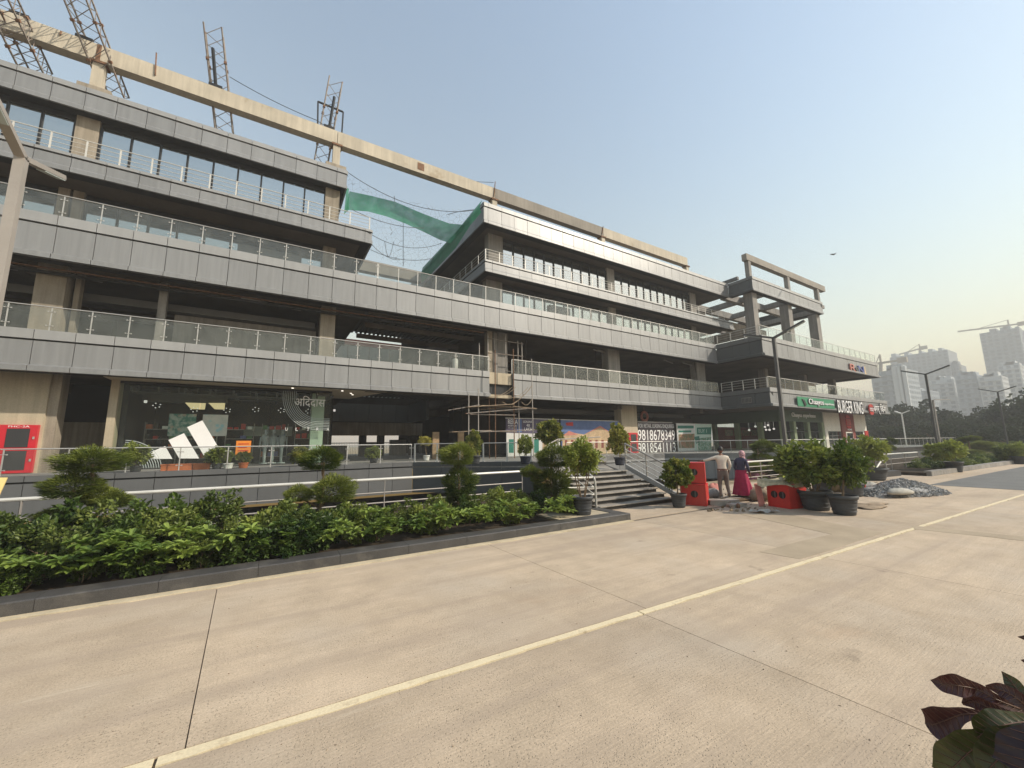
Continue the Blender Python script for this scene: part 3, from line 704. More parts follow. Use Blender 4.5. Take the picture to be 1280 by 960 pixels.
# ---------------------------------------------------------------- sports store behind glass
sf = MB().box(-5.76, 23.86, T, 2.85, 23.94, T+.06).box(-5.76, 23.86, 4.9, 2.85, 23.94, 5.0).build('shopfront', 'charcoal', BLD)
for k in range(3): put('shop_pane', pane_mesh(2.87, 3.8, 'clear_glass'), sf, (-5.76+k*2.87, 23.9, T+.05))
MB().box(2.84, 23.9, T, 2.86, 27.4, 5.0).build('shop_pane', 'clear_glass', sf)
solid('shop_floor', 'floor_tile', (-5.7, 23.95, T, 3.1, 29.9, T+.02)); solid('shop_back_wall', 'charcoal', (-5.75, 29.9, T, 3.15, 30.05, 5.2))
solid('shop_side_wall', 'charcoal', (-5.77, 24.6, T, -5.6, 29.9, 5.2)); solid('shop_ceiling', 'black', (-5.6, 25.3, 4.85, 3.1, 29.8, 4.95))
for y in (24.5, 25.4, 26.6): solid('ceiling_track', 'lamp_grey', (-5.5, y, 4.55, 2.7, y+.05, 4.62))
for k in range(12): solid('track_hanger', 'lamp_grey', (-5.3+k*.72, 24.5, 4.62, -5.26+k*.72, 24.54, 4.9))
mat('pale_column', (.46, .54, .43), .6, 0, .3, .05)
a, b2 = ony(390.5, 500, 24.3), ony(406, 500, 24.3); solid('shop_column', 'pale_column', (a.x, 24.3, T, b2.x, 24.9, 4.9))
solid('duct', 'lamp_grey', (-5.4, 25.9, 4.3, -2.0, 26.4, 4.7))
for px, py in ((196, 507), (243, 512), (284, 513), (320, 512), (352, 513), (386, 514)):      # little cross-shaped spot clusters
    c = ony(px, py, 25.0)
    b = MB()
    for k in range(5):
        a = k*1.2566+.6; q = c+Vector((.14*math.cos(a), .06*math.sin(3*a), .11*math.sin(a)))
        b.obox(q, (.022, 0, 0), (0, .022, 0), (0, 0, .02))
    b.build('spot_cluster', 'lamp_white', BLD)
for px, py in ((182, 502), (418, 513)):
    c = ony(px, py, 24.6); MB().obox(c, (.05, 0, 0), (0, .05, 0), (0, 0, .06)).build('track_spot', 'lamp_white', BLD)
for px0, px1 in ((230, 258), (259, 282)):
    a, b2 = ony(px0, 502, 26.0), ony(px1, 513, 26.0)
    MB().add([(a.x, 26, a.z), (b2.x-.05, 26, a.z+.02), (b2.x, 25.4, b2.z), (a.x+.4, 25.4, b2.z)], [(0, 1, 2, 3)]).build('ceiling_light_panel', 'lightbox', BLD)
rr = random.Random(23)
for u in range(5):
    x0 = -5.3+u*1.65; f = MB()
    for k in range(4): f.box(x0, 26.5, T+.35+k*.5, x0+1.3, 26.8, T+.38+k*.5)
    for q in (0, 1.27): f.box(x0+q, 26.5, T, x0+q+.03, 26.8, T+2.2)
    f = f.build('display_shelf', 'lamp_paint', BLD)
    for k in range(4):
        for q in range(4):
            if rr.random() < .8:
                w_ = rr.uniform(.14, .26); hh = rr.uniform(.1, .3); xx = x0+.05+q*.31; MB().box(xx, 26.45, T+.382+k*.5, xx+w_, 26.75, T+.382+k*.5+hh).build('shoe_box', rr.choice(('white_vinyl', 'grey_vinyl', 'sign_blue', 'terracotta', 'charcoal', 'sign_red', 'green_cloth')), f)
for k in range(9): solid('ceiling_baffle', 'lamp_grey', (-5.5+k*.95, 24.2, 4.62, -5.42+k*.95, 28.5, 4.84))
def flat(name, label, cat, y, px0, py0, px1, py1, m, group=None):
    a, b2 = ony(px0, py0, y), ony(px1, py1, y)
    o = MB().box(a.x, y, b2.z, b2.x, y+.03, a.z).build(name, m); return tag(o, label, cat, group)
def picture_mat(name, sky_c, low_c, ink, sc_=2.2, emis=0.0):
    m, t, out = nodes(name); v = pos(t)
    vo = N(t, 'ShaderNodeTexVoronoi'); vo.inputs['Scale'].default_value = sc_; t.links.new(v, vo.inputs['Vector'])
    n1 = noise(t, v, sc_*1.3, 3)
    c = mixc(t, rng(t, n1, .42, .58, 0, 1), sky_c, low_c); c = mixc(t, rng(t, vo.outputs['Distance'], .15, .32, .8, 0), c, ink)
    p = prin(t, out, c, .6)
    if emis: t.links.new(c, p.inputs['Emission Color']); p.inputs['Emission Strength'].default_value = emis  # print glows by itself, brightening a poster that is no lamp
picture_mat('photo_green', (.22, .26, .22), (.03, .12, .09), (.28, .20, .15), 3.0, .25)
picture_mat('photo_grey', (.36, .36, .34), (.42, .40, .37), (.18, .36, .42), 2.6, .25)
picture_mat('photo_food', (.34, .17, .10), (.14, .15, .07), (.40, .28, .20), 4.0)
picture_mat('photo_leaf', (.30, .42, .36), (.06, .20, .12), (.35, .22, .16), 5.0)
flat('wall_poster', 'dark green team photo poster hanging inside the sports store', 'poster', 26.4, 212, 517, 243, 545, 'photo_green')
flat('wall_poster', 'pale poster of a player in a light blue shirt inside the sports store', 'poster', 26.4, 254, 518, 283, 545, 'photo_grey')
flat('store_counter', 'low grey display counter at the back of the sports store', 'counter', 27.5, 305, 533, 365, 545, 'grey_vinyl')
for px, lb in ((341, 'full grey mannequin standing nearest the clothes rail in the sports store'), (352, 'grey mannequin half a step behind its neighbour in the sports store'), (331, 'grey mannequin closest to the orange standee in the sports store')):
    c = ony(px, 560, 25.2); b = MB(); x = c.x
    b.lathe([(.02, .08), (.07, .12), (.075, .5), (.085, .8), (.15, .95), (.13, 1.1), (.19, 1.36), (.17, 1.48), (.05, 1.53), (.05, 1.58), (.095, 1.68), (.09, 1.78), (.03, 1.83)], (x, 25.2, T), 10)
    b.tube((x-.2, 25.2, T+1.42), (x-.26, 25.15, T+.85), .05, .035, 7); b.tube((x+.2, 25.2, T+1.42), (x+.25, 25.15, T+.85), .05, .035, 7); b.box(x-.2, 25.0, T+.02, x+.2, 25.4, T+.09)
    tag(b.build('mannequin', 'mannequin', None, True), lb, 'mannequin')
for k, x in enumerate((-4.6, -3.9, -3.2)):
    b = MB().bar((x-.3, 26.8, T+1.5), (x+.3, 26.8, T+1.5), .03, .03).bar((x-.3, 26.8, T), (x-.3, 26.8, T+1.5), .03, .03).bar((x+.3, 26.8, T), (x+.3, 26.8, T+1.5), .03, .03)
    rr = random.Random(k)
    for q in range(8): b.box(x-.27+q*.07, 26.6, T+.55+rr.uniform(0, .15), x-.23+q*.07, 27.0, T+1.44)
    tag(b.build('clothes_rack', 'charcoal'), ['clothes rack full of dark garments, nearest the stone pier of the sports store', 'clothes rack in the middle of the three behind the striped glass', 'clothes rack closest to the white slanted bars on the glass'][k], 'rack')
# stickers on the glass: three slanted white bars, arcs, lettering
yv = 23.875
def decal(name, pts, m='white_vinyl'):
    q = [ony(x, y, yv) for x, y in pts]; n = len(q)
    b = MB(); b.add([(p.x, yv, p.z) for p in q]+[(p.x, yv-.012, p.z) for p in q], [tuple(range(n)), tuple(range(2*n-1, n-1, -1))]+[(k, (k+1) % n, n+(k+1) % n, n+k) for k in range(n)])
    return b.build(name, m, LOGO)
LOGO = thing('store_window_logo', 'three slanted white bars stuck on the store glass, rising to the right', 'logo', ony(225, 574, yv))
decal('logo_bar', ((185, 566.5), (206.5, 557.5), (215.5, 573.5), (190, 573.5)))
decal('logo_bar', ((210.5, 550), (230, 541.5), (249, 573), (224, 573)))
decal('logo_bar', ((234, 534), (253, 525.5), (281, 572.5), (257, 573)))
def arcs(name, label, cx, cz, radii, a0, a1, tail=None):
    b = MB(); c = ony(cx, cz, yv)
    for r in radii:
        pts = [Vector((c.x+r*math.cos(a0+(a1-a0)*k/18), yv, c.z+r*math.sin(a0+(a1-a0)*k/18))) for k in range(19)]
        if tail: pts = [Vector((c.x-r, yv, tail[0]))]+pts+[Vector((tail[1], yv, c.z-r))]
        b.path(pts, .016, 5)
    return tag(b.build(name, 'grey_vinyl'), label, 'decal', None)
c = ony(150, 586, yv)
arcs('stripe_decal', 'fan of pale curved stripes on the store glass by the stone pier', 150, 590, [1.36-.085*k for k in range(9)], R(6), R(88))
c = ony(400, 500, yv)
arcs('stripe_decal', 'pale stripes sweeping down and round beneath the store name', 400, 497, [1.75-.085*k for k in range(8)], R(180), R(270), (5.0, 2.8))
def sign_text(name, body, px0, py0, px1, py1, Y, m, label, depth=.05, cat='sign'):
    a, b2 = ony(px0, py1, Y), ony(px1, py0, Y)
    return tag(put(name, fit_text(body, b2.x-a.x, b2.z-a.z, depth, m), None, (a.x, Y, a.z)), label, cat)
sign_text('store_name', 'अिददास', 368, 496, 407, 508, 23.7, 'white_vinyl', 'pale Hindi store name lettering high on the store glass')
for ch, px in zip('ULTRA', (358, 371, 385, 397, 410)):
    sign_text('window_letter', ch, px-1.6, 534.5, px+1.6, 538.5, yv, 'white_vinyl', 'small white letter %s on the store glass below the curved stripes' % ch, .01, 'lettering')
# bench of planters along the terrace edge
for px0, px1, lb in ((201, 240, 'longer low terracotta trough in front of the white bars'), (241, 262, 'shorter low terracotta trough beside the longer one')):
    a, b2 = ony(px0, 586, 21.75), ony(px1, 586, 21.75); q = MB()
    q.box(a.x, 21.7, T, b2.x, 21.95, T+.26); q.box(a.x-.02, 21.68, T+.22, b2.x+.02, 21.97, T+.262); tag(q.build('terracotta_trough', 'terracotta'), lb, 'planter')
o = thing('orange_standee', 'orange notice board on a thin stand at the terrace edge', 'notice', ony(308, 584, 21.7))
a, b2 = ony(295.5, 551, 21.7), ony(312.5, 571, 21.7)
MB().box(a.x, 21.7, b2.z, b2.x, 21.73, a.z).build('board', 'orange', o)
MB().box((a.x+b2.x)/2-.02, 21.73, T, (a.x+b2.x)/2+.02, 21.76, a.z-.1).box((a.x+b2.x)/2-.2, 21.6, T, (a.x+b2.x)/2+.2, 21.9, T+.03).build('stand', 'lamp_grey', o)
for k in range(5): MB().box(a.x+.08, 21.692, a.z-.16-k*.15, b2.x-.08-.06*(k % 2), 21.699, a.z-.12-k*.15).build('printed_line', 'sign_red', o)
o = thing('notice_board', 'yellow board leaning at the edge of the picture by the ramp rail', 'notice', ony(-4, 625, 16))
a = ony(-14, 597, 16); b2 = ony(9, 597, 16); c2 = ony(0, 622, 16); d2 = ony(-20, 622, 16)
MB().add([(a.x, 16, a.z), (b2.x, 16, b2.z), (c2.x, 15.9, c2.z), (d2.x, 15.9, d2.z), (a.x, 16.04, a.z), (b2.x, 16.04, b2.z), (c2.x, 15.94, c2.z), (d2.x, 15.94, d2.z)],
         [(0, 1, 2, 3), (7, 6, 5, 4), (0, 4, 5, 1), (1, 5, 6, 2), (2, 6, 7, 3), (3, 7, 4, 0)]).build('board', 'yellow_board', o)
MB().tube((c2.x-.35, 15.95, -.5), (c2.x-.25, 15.97, a.z), .03).build('post', 'lamp_grey', o)
# fire cabinets
def fire_cabinet(px0, py0, px1, py1, Y, label, txt=None):
    a, b2 = ony(px0, py0, Y), ony(px1, py1, Y); z1, z0 = a.z, max(b2.z, T+.03)
    o = thing('fire_cabinet', label, 'cabinet', ((a.x+b2.x)/2, Y, z0)); w = b2.x-a.x
    MB().box(a.x, Y-.16, z0, b2.x, Y+.02, z1).build('body', 'red_cab', o)
    h = (z1-z0)
    for q0, q1 in ((.06, .46), (.53, .92)):
        MB().box(a.x+w*.2, Y-.175, z0+h*q0, b2.x-w*.2, Y-.161, z0+h*q1).build('window_pane', 'charcoal', o)
        MB().box(b2.x-w*.1, Y-.19, z0+h*(q0+q1)/2-.05, b2.x-w*.05, Y-.161, z0+h*(q0+q1)/2+.05).build('handle', 'steel', o)
    MB().box(a.x, Y-.166, z0+h*.485, b2.x, Y-.161, z0+h*.50).build('door_gap', 'black', o)
    if txt: put('lettering', fit_text(txt, w*.55, .07, .006, 'white_vinyl'), o, (a.x+w*.22, Y-.166, z1-.1))
fire_cabinet(3, 531, 41, 591, 23.74, 'red double fire hose cabinet on the stone pier near the dark bay', 'FHC-2A')
fire_cabinet(784.5, 541, 797, 574, 23.88, 'small red fire cabinet on the stone column behind the stair rail')
# ---------------------------------------------------------------- hoardings on the ground floor
def hoarding(name, label, px0, py0, px1, py1, Y, m):
    a, b2 = ony(px0, py0, Y), ony(px1, py1, Y); o = thing(name, label, 'hoarding', ((a.x+b2.x)/2, Y, T))
    MB().box(a.x, Y, T+.02, b2.x, Y+.06, a.z).build('board', m, o); MB().box(a.x-.03, Y-.012, a.z, b2.x+.03, Y+.07, a.z+.05).build('frame', 'steel', o)
    return o, a.x, b2.x, a.z
mat('ad_sky', (.085, .14, .30), .5, 0, .4, .25, .5, 3, .1); mat('ad_house', (.46, .33, .20), .6, 0, .4, .18, 2, 9, .15); mat('ad_sand', (.55, .42, .25), .6, 0, .4, .15, 2, 9, .1)
mat('ad_violet', (.075, .06, .11), .5); mat('ad_pale', (.60, .60, .58), .5, 0, .4, .08, 1, 5, .05); mat('ad_dark', (.09, .075, .085), .5); mat('ad_mint', (.45, .58, .52), .5, 0, .4, .06); mat('ad_teal', (.02, .17, .13), .5)
Yh = 24.15
o, x0, x1, zt = hoarding('advert_hoarding', 'long advert hoarding with blue sky and sandstone buildings printed on it', 701, 525, 776, 576, Yh, 'ad_sky')
def prnt(o, m, pts, d=.006, Y=Yh):
    q = [ony(x, y, Y) for x, y in pts]; n = len(q)
    b = MB(); b.add([(p.x, Y-.002, max(p.z, T+.03)) for p in q]+[(p.x, Y-.002-d, max(p.z, T+.03)) for p in q], [tuple(range(n)), tuple(range(2*n-1, n-1, -1))]+[(k, (k+1) % n, n+(k+1) % n, n+k) for k in range(n)])
    return b.build('print', m, o)
prnt(o, 'ad_sand', ((701.5, 562), (775.5, 565), (775.5, 577), (701.5, 577)))
prnt(o, 'ad_house', ((703, 563), (703, 544), (711, 539.5), (722, 542), (730, 543), (750, 533), (764, 541.5), (775.5, 540), (775.5, 565)), .010)
prnt(o, 'brick_pink', ((704, 544.5), (711, 538.5), (723, 543), (716, 544)), .014); prnt(o, 'brick_pink', ((730, 543.5), (750, 532.2), (765, 541.8), (750, 534.5)), .014)
for k in range(9): prnt(o, 'maroon', ((706+k*7.6, 550), (709+k*7.6, 550), (709+k*7.6, 560), (706+k*7.6, 560)), .013)
prnt(o, 'sign_red', ((707, 528.5), (716, 527.5), (716.5, 532.5), (708, 532)), .01)
o, x0, x1, zt = hoarding('advert_hoarding', 'violet hoarding with RERA lettering behind the scaffold', 632.5, 523, 700, 576, Yh, 'ad_violet')
prnt(o, 'ad_pale', ((633, 541), (700, 543), (700, 577), (633, 577)))
for bd, a, b_, c_, d_ in (('RERA', 635, 524.5, 647, 530), ('REGISTERED', 635, 531.5, 646, 533), ('PROJECT', 635, 534.5, 646, 536), ('LEASING', 654, 526, 666, 528.5), ('40', 658, 530, 662, 533.5), ('LAKH', 655.5, 534.5, 665, 538.5)):
    p, q = ony(a, d_, Yh), ony(c_, b_, Yh); put('lettering', fit_text(bd, q.x-p.x, q.z-p.z, .01, 'white_vinyl'), o, (p.x, Yh-.008, p.z))
prnt(o, 'ad_sky', ((646.5, 524), (652, 524), (652, 540.5), (646.5, 540)), .009)
for k in range(6): prnt(o, ('ad_teal', 'ad_house', 'ad_violet')[k % 3], ((636+k*10.5, 549), (642+k*10.5, 549), (642+k*10.5, 566), (636+k*10.5, 566)), .009)
o, x0, x1, zt = hoarding('phone_number_hoarding', 'dark hoarding with two big white phone numbers beside the stone column', 797.5, 527.5, 843.5, 576, Yh, 'ad_dark')
for bd, a, b_, c_, d_ in (('FOR RETAIL LEASING ENQUIRIES', 797.8, 530.5, 842, 535.5), ('9818678349', 797.8, 537.5, 843, 550.5), ('9818541113', 797.8, 553, 844, 566.5)):
    p, q = ony(a, d_, Yh), ony(c_, b_, Yh); me = fit_text(bd, q.x-p.x, q.z-p.z, .012, 'white_vinyl'); put('lettering', me, o, (p.x, Yh-.008, p.z))
o, x0, x1, zt = hoarding('food_poster', 'leaning white and mint green food poster next to the phone number hoarding', 845.5, 529.5, 890, 568, Yh-.2, 'ad_pale'); Y2 = Yh-.2
prnt(o, 'ad_mint', ((869, 530), (889.5, 530), (889.5, 568), (869, 568)), .006, Y2)
for pts, mm in ((((847, 532), (867, 532), (867, 535.5), (847, 535.5)), 'ad_teal'), (((848, 538), (864, 538), (864, 540.5), (848, 540.5)), 'ad_teal'),
                (((848, 543), (868, 542), (868, 560), (849, 560)), 'photo_food'), (((871, 534.5), (889, 534), (889, 543), (871, 543)), 'ad_teal'), (((872, 548), (889, 546), (889, 562), (873, 563)), 'photo_leaf'),
                (((867.5, 546), (874, 545), (874, 553), (870, 555)), 'ad_teal')):
    prnt(o, mm, pts, .010, Y2)
for bd, a, b_, c_, d_ in (('BUY 1', 873, 536.5, 883, 541),):
    p, q = ony(a, d_, Y2), ony(c_, b_, Y2); put('lettering', fit_text(bd, q.x-p.x, q.z-p.z, .01, 'ad_mint'), o, (p.x, Y2-.02, p.z))
c = ony(805.5, 520.5, 25.5); b = MB()
for k in range(16):
    a0, a1 = k*math.pi/8, (k+1)*math.pi/8; b.tube(c+Vector((.42*math.cos(a0), 0, .42*math.sin(a0))), c+Vector((.42*math.cos(a1), 0, .42*math.sin(a1))), .12, None, 6)
b.tube(c+Vector((0, 0, .45)), (c.x, c.y, 5.24), .015, None, 5)
tag(b.build('ring_sign', 'brick_pink'), 'dull pink ring hanging under the soffit above the phone numbers', 'ring')
# ---------------------------------------------------------------- cafe and burger restaurant under the projecting block
solid('cafe_wall', 'dark_green', (43.5, 20.0, 3.9, 52.4, 20.3, 5.05)); solid('cafe_wall', 'dark_green', (43.5, 20.31, 3.9, 43.8, 30, 5.05))
for x in (43.5, 45.6, 48.6, 51.9): solid('cafe_pier', 'sage', (x, 19.95, T, x+.5, 20.35, 3.9))
for y in (22.0, 24.4, 27.0): solid('cafe_pier', 'sage', (43.45, y, T, 43.85, y+.45, 3.9))
solid('cafe_floor', 'floor_tile', (43.9, 20.4, T, 64, 29.9, T+.02)); solid('cafe_back', 'maroon', (43.9, 27, T, 52.3, 27.2, 3.6)); solid('cafe_divider', 'interior', (52.42, 20.4, T, 52.6, 30, 5.05))
for a, b2 in ((44.0, 45.6), (46.1, 48.6), (49.1, 51.9)):
    solid('cafe_window', 'clear_glass', (a, 20.1, T+.1, b2, 20.12, 3.9)); solid('cafe_transom', 'charcoal', (a, 20.05, 2.85, b2, 20.18, 2.93)); solid('cafe_mullion', 'charcoal', ((a+b2)/2-.04, 20.05, T, (a+b2)/2+.04, 20.18, 2.84))
for a, b2 in ((22.45, 24.4), (24.85, 27)): solid('cafe_window', 'clear_glass', (43.6, a, T+.1, 43.62, b2, 3.9))
rr = random.Random(11)
for k in range(12):
    x, y = rr.uniform(44.6, 51.5), rr.uniform(21.2, 26.4); z = rr.uniform(3.0, 3.7)
    MB().lathe([(.02, 0), (.11, .05), (.13, .12), (.08, .2), (.015, .22)], (x, y, z), 8).tube((x, y, z+.2), (x, y, 5.05), .008, None, 4).build('pendant_lamp', 'lamp_white', BLD)
for k in range(4): solid('menu_board', 'photo_food', (45.2+k*1.8, 26.9, 2.6, 46.7+k*1.8, 26.98, 3.3))
solid('wall_panel', 'cream_wall', (52.62, 20.0, 2.95, 56.7, 20.3, 5.05)); solid('wall_panel', 'cream_wall', (60.3, 20.0, 2.95, 63.4, 20.3, 5.05))
solid('wall_pier', 'cream_wall', (52.63, 19.98, T, 53.3, 20.32, 2.949)); solid('wall_pier', 'cream_wall', (63.0, 19.98, T, 64.2, 20.9, 5.04))
solid('entrance_portal', 'maroon', (56.72, 19.85, T, 60.28, 20.3, 5.05)); solid('portal_door', 'cream_wall', (57.5, 19.80, T, 59.4, 19.849, 2.9)); solid('portal_door_glass', 'coated_glass', (57.65, 19.77, T+.05, 59.25, 19.799, 2.75))
for a, b2 in ((53.32, 56.7), (60.3, 62.98)):
    solid('shop_window', 'coated_glass', (a, 20.1, T+.1, b2, 20.13, 2.94))
    for k in range(4): solid('window_mullion', 'lamp_grey', (a+(b2-a)*k/3-.04, 20.02, T, a+(b2-a)*k/3+.04, 20.16, 2.94))
    solid('window_transom', 'lamp_grey', (a, 20.03, 2.4, b2, 20.15, 2.48))
put('lettering', fit_text('Chaayos experience', 5.2, .55, .05, 'white_vinyl'), BLD, (45.4, 19.94, 4.25))
Ys = 17.80
o = thing('cafe_sign', 'green fascia sign with white script lettering over the cafe', 'sign', ony(1020, 512, Ys))
a, b2 = ony(996.5, 496, Ys), ony(1044, 513, Ys); zt, zb = 6.05, 5.02+.12
MB().box(a.x, Ys, zb, b2.x, Ys+.06, zt).build('board', 'green_sign', o)
wd = b2.x-a.x
put('lettering', fit_text('Chaayos', wd*.40, .66, .05, 'white_vinyl'), o, (a.x+wd*.26, Ys-.08, 5.27)); put('letter_returns', fit_text('Chaayos', wd*.415, .76, .05, 'charcoal', .05), o, (a.x+wd*.252, Ys-.03, 5.22)); put('lettering', fit_text('experience', wd*.27, .28, .06, 'white_vinyl'), o, (a.x+wd*.70, Ys-.04, 5.4))
MB().add([(a.x+wd*.10, Ys-.01, 5.85), (a.x+wd*.16, Ys-.01, 5.75), (a.x+wd*.20, Ys-.01, 5.3), (a.x+wd*.16, Ys-.01, 5.2), (a.x+wd*.10, Ys-.07, 5.85), (a.x+wd*.16, Ys-.07, 5.75), (a.x+wd*.20, Ys-.07, 5.3), (a.x+wd*.16, Ys-.07, 5.2)],
         [(0, 1, 2, 3), (7, 6, 5, 4), (0, 4, 5, 1), (1, 5, 6, 2), (2, 6, 7, 3), (3, 7, 4, 0)]).build('leaf_emblem', 'black', o)
def channel_sign(name, body, px0, py0, px1, py1, label, off):
    a, b2 = ony(px0, py1, Ys), ony(px1, py0, Ys); o = thing(name, label, 'sign', (a.x, Ys, a.z)); w_, h_ = b2.x-a.x, b2.z-a.z
    put('lettering', fit_text(body, w_, h_, .03, 'white_vinyl'), o, (a.x, Ys-.06, a.z)); put('letter_returns', fit_text(body, w_*1.01, h_*1.10, .10, 'charcoal', off), o, (a.x-.05, Ys, a.z-h_*.05))
channel_sign('restaurant_sign', 'BURGER KING', 1047.5, 503, 1076.5, 515.5, 'white capital letter restaurant sign between the green sign and the round logo', .05)
o = thing('round_logo_sign', 'round red burger shaped logo sign on the fascia', 'sign', ony(1088, 513, Ys)); c = ony(1088.5, 512, Ys)
MB().lathe([(.001, 0), (.62, .02), (.66, .06), (.62, .1), (.001, .12)], (0, 0, 0), 20)
for nm, z0, z1, mm in (('bun', .28, .62, 'sign_yellow'), ('bun', -.62, -.28, 'sign_yellow'), ('name_band', -.24, .24, 'sign_red')):
    pts = []
    for k in range(13):
        t = -1+2*k/12; pts.append((t*.62*math.cos(0), t))
    if nm == 'bun':
        s_ = 1 if z0 > 0 else -1; base = .28*s_
        ring = [(.6*math.cos(math.pi*k/10), base+s_*.34*math.sin(math.pi*k/10)) for k in range(11)]
    else: ring = [(-.68, -.22), (.68, -.22), (.68, .22), (-.68, .22)]
    n = len(ring); b = MB()
    b.add([(c.x+x, Ys-.08, c.z+z) for x, z in ring]+[(c.x+x, Ys+.02, c.z+z) for x, z in ring], [tuple(range(n)), tuple(range(2*n-1, n-1, -1))]+[(k, (k+1) % n, n+(k+1) % n, n+k) for k in range(n)])
    b.build(nm, 'sign_red' if nm == 'bun' else 'sign_red', o)
put('lettering', fit_text('BURGER', 1.1, .18, .03, 'white_vinyl'), o, (c.x-.55, Ys-.1, c.z+.02)); put('lettering', fit_text('KING', .9, .18, .03, 'white_vinyl'), o, (c.x-.45, Ys-.1, c.z-.2))
o = thing('portal_logo', 'big dull red round logo on the maroon entrance portal', 'logo', (58.5, 19.84, 3.3))
for z in (4.5, 3.6):
    s_ = 1 if z > 4 else -1
    ring = [(.6*math.cos(math.pi*k/10), z+s_*.35*math.sin(math.pi*k/10)) for k in range(11)]; n = 11; b = MB()
    b.add([(58.5+x, 19.78, q) for x, q in ring]+[(58.5+x, 19.84, q) for x, q in ring], [tuple(range(n)), tuple(range(2*n-1, n-1, -1))]+[(k, (k+1) % n, n+(k+1) % n, n+k) for k in range(n)])
    b.build('bun', 'sign_red', o)
MB().box(57.85, 19.77, 3.7, 59.15, 19.84, 4.4).build('name_band', 'sign_red', o)
put('lettering', fit_text('BURGER', 1.0, .2, .03, 'brick_pink'), o, (58.0, 19.75, 4.1)); put('lettering', fit_text('KING', .8, .2, .03, 'brick_pink'), o, (58.1, 19.75, 3.8)); put('lettering', fit_text('HOME', 1.2, .2, .03, 'white_vinyl'), o, (57.9, 19.75, 3.05))
channel_sign('hindi_sign', 'बगर् िकंग', 1092.5, 505.5, 1105.5, 518, 'white Hindi restaurant lettering at the end of the fascia', .04)
o = thing('coloured_letter_sign', 'row of small coloured letters on the upper fascia of the projecting block', 'sign', ony(1074, 462, 18.1))
for ch, a, b_, c_, d_, mm in (('R', 1063, 456, 1068.5, 463.5, 'brick_pink'), ('e', 1070, 459.5, 1072.8, 464, 'plinth_panel'), ('N', 1073.5, 458.5, 1079, 466, 'sign_blue'), ('L', 1080.5, 459.5, 1085.5, 467.5, 'ad_sand')):
    p, q = ony(a, d_, 18.1), ony(c_, b_, 18.1); put('letter', fit_text(ch, q.x-p.x, q.z-p.z, .12, mm), o, (p.x, 18.1, p.z))
o = thing('red_standee', 'tall red standee beside the maroon restaurant entrance', 'standee', (61.4, 19.2, T)); MB().box(61.0, 19.15, T+.1, 61.9, 19.25, 3.0).build('board', 'sign_red', o); MB().box(61.1, 19.0, T, 61.8, 19.4, T+.099).build('base', 'charcoal', o)

# ---------------------------------------------------------------- debris netting in the gap
def sag(p, q, d, n=14): 
    p, q = Vector(p), Vector(q)
    return [p.lerp(q, k/n)-Vector((0, 0, 4*d*(k/n)*(1-k/n))) for k in range(n+1)]
o = thing('debris_netting', 'green debris netting sagging across the gap between the two upper blocks', 'netting', (7.5, 27, 14.5))
def pk(px, py, Y): return ony(px, py, Y)
top = [pk(437, 239, 27.0), pk(465, 245, 27.2), pk(494, 252, 27.5), pk(525, 266, 27.6), pk(545, 273, 27.0), pk(562, 279, 26.2), pk(584, 282, 25.3)]
bot = [pk(432, 262, 27.0), pk(460, 264, 27.3), pk(483, 271, 27.8), pk(506, 279, 28.0), pk(530, 290, 27.6), pk(550, 300, 26.9), pk(563, 304, 25.8)]
rows = []
for j in range(7):
    t = j/6; rows.append([a.lerp(b2, t)+Vector((0, .30*math.sin(t*math.pi)+.04*math.sin(k*1.9+j), .03*math.sin(k*2.3+j*1.7))) for k, (a, b2) in enumerate(zip(top, bot))])
MB().grid(rows).build('net_sheet', 'net', o, True)
e0 = [pk(604, 252, 23.75), pk(590, 268, 24.6), pk(572, 290, 26.0), pk(552, 313, 28.0), pk(530, 336, 31)]; rr = random.Random(8)
rows = [[p+Vector((-.06-.10*rr.random(), 0, .05+.05*rr.random())) for p in e0], [p+Vector((-.16-.3*rr.random(), 0, -.25-.5*rr.random())) for p in e0], [p+Vector((-.1-.15*rr.random(), 0, -.9-.6*rr.random()*(k > 1))) for k, p in enumerate(e0)]]
MB().grid(rows).build('edge_wrap', 'net', o, True)
MB().add([pk(433, 234, 25.9), pk(436, 236, 26.4), pk(436, 262, 26.4), pk(430, 268, 25.9)], [(0, 1, 2, 3)]).build('corner_wrap', 'net', o)
up = [pk(434, 216, 26.0), pk(470, 236, 27), pk(500, 248, 27.5), pk(540, 257, 27), pk(590, 264, 25.2)]
MB().grid([up, [p+Vector((0, .1, 0)) for p in (pk(436, 238, 27.0), pk(472, 249, 27.4), pk(505, 262, 27.6), pk(545, 277, 27.2), pk(582, 283, 25.4))]]).build('upper_net', 'wire_net', o)
low = [pk(470, 292, 28), pk(500, 300, 29), pk(530, 306, 29), pk(555, 306, 28)]
MB().grid([[pk(455, 262, 28), pk(490, 275, 29), pk(520, 288, 29), pk(555, 300, 28)], low, [pk(470, 322, 29), pk(490, 328, 30), pk(515, 334, 30), pk(530, 330, 30)]]).build('lower_net', 'wire_net', o)
ropes = MB()
for a, b2, d in (((434, 215, 26), (592, 263, 25), 1.0), ((456, 288, 28), (552, 304, 28), .8), ((463, 312, 30), (545, 322, 29), .5), ((440, 262, 27), (530, 285, 27.5), .35), ((460, 300, 29), (500, 325, 30), .4), ((481, 302, 29), (492, 302, 29), 1.2), ((560, 268, 26.5), (600, 262, 24.3), -.1)):
    ropes.path(sag(pk(*a), pk(*b2), d), .02, 4)
for px in (504, 493): ropes.tube(pk(px, 270 if px == 504 else 245, 28.5), pk(px, 333 if px == 504 else 252, 28.5), .022, None, 5)
ropes.build('rope', 'charcoal', o)
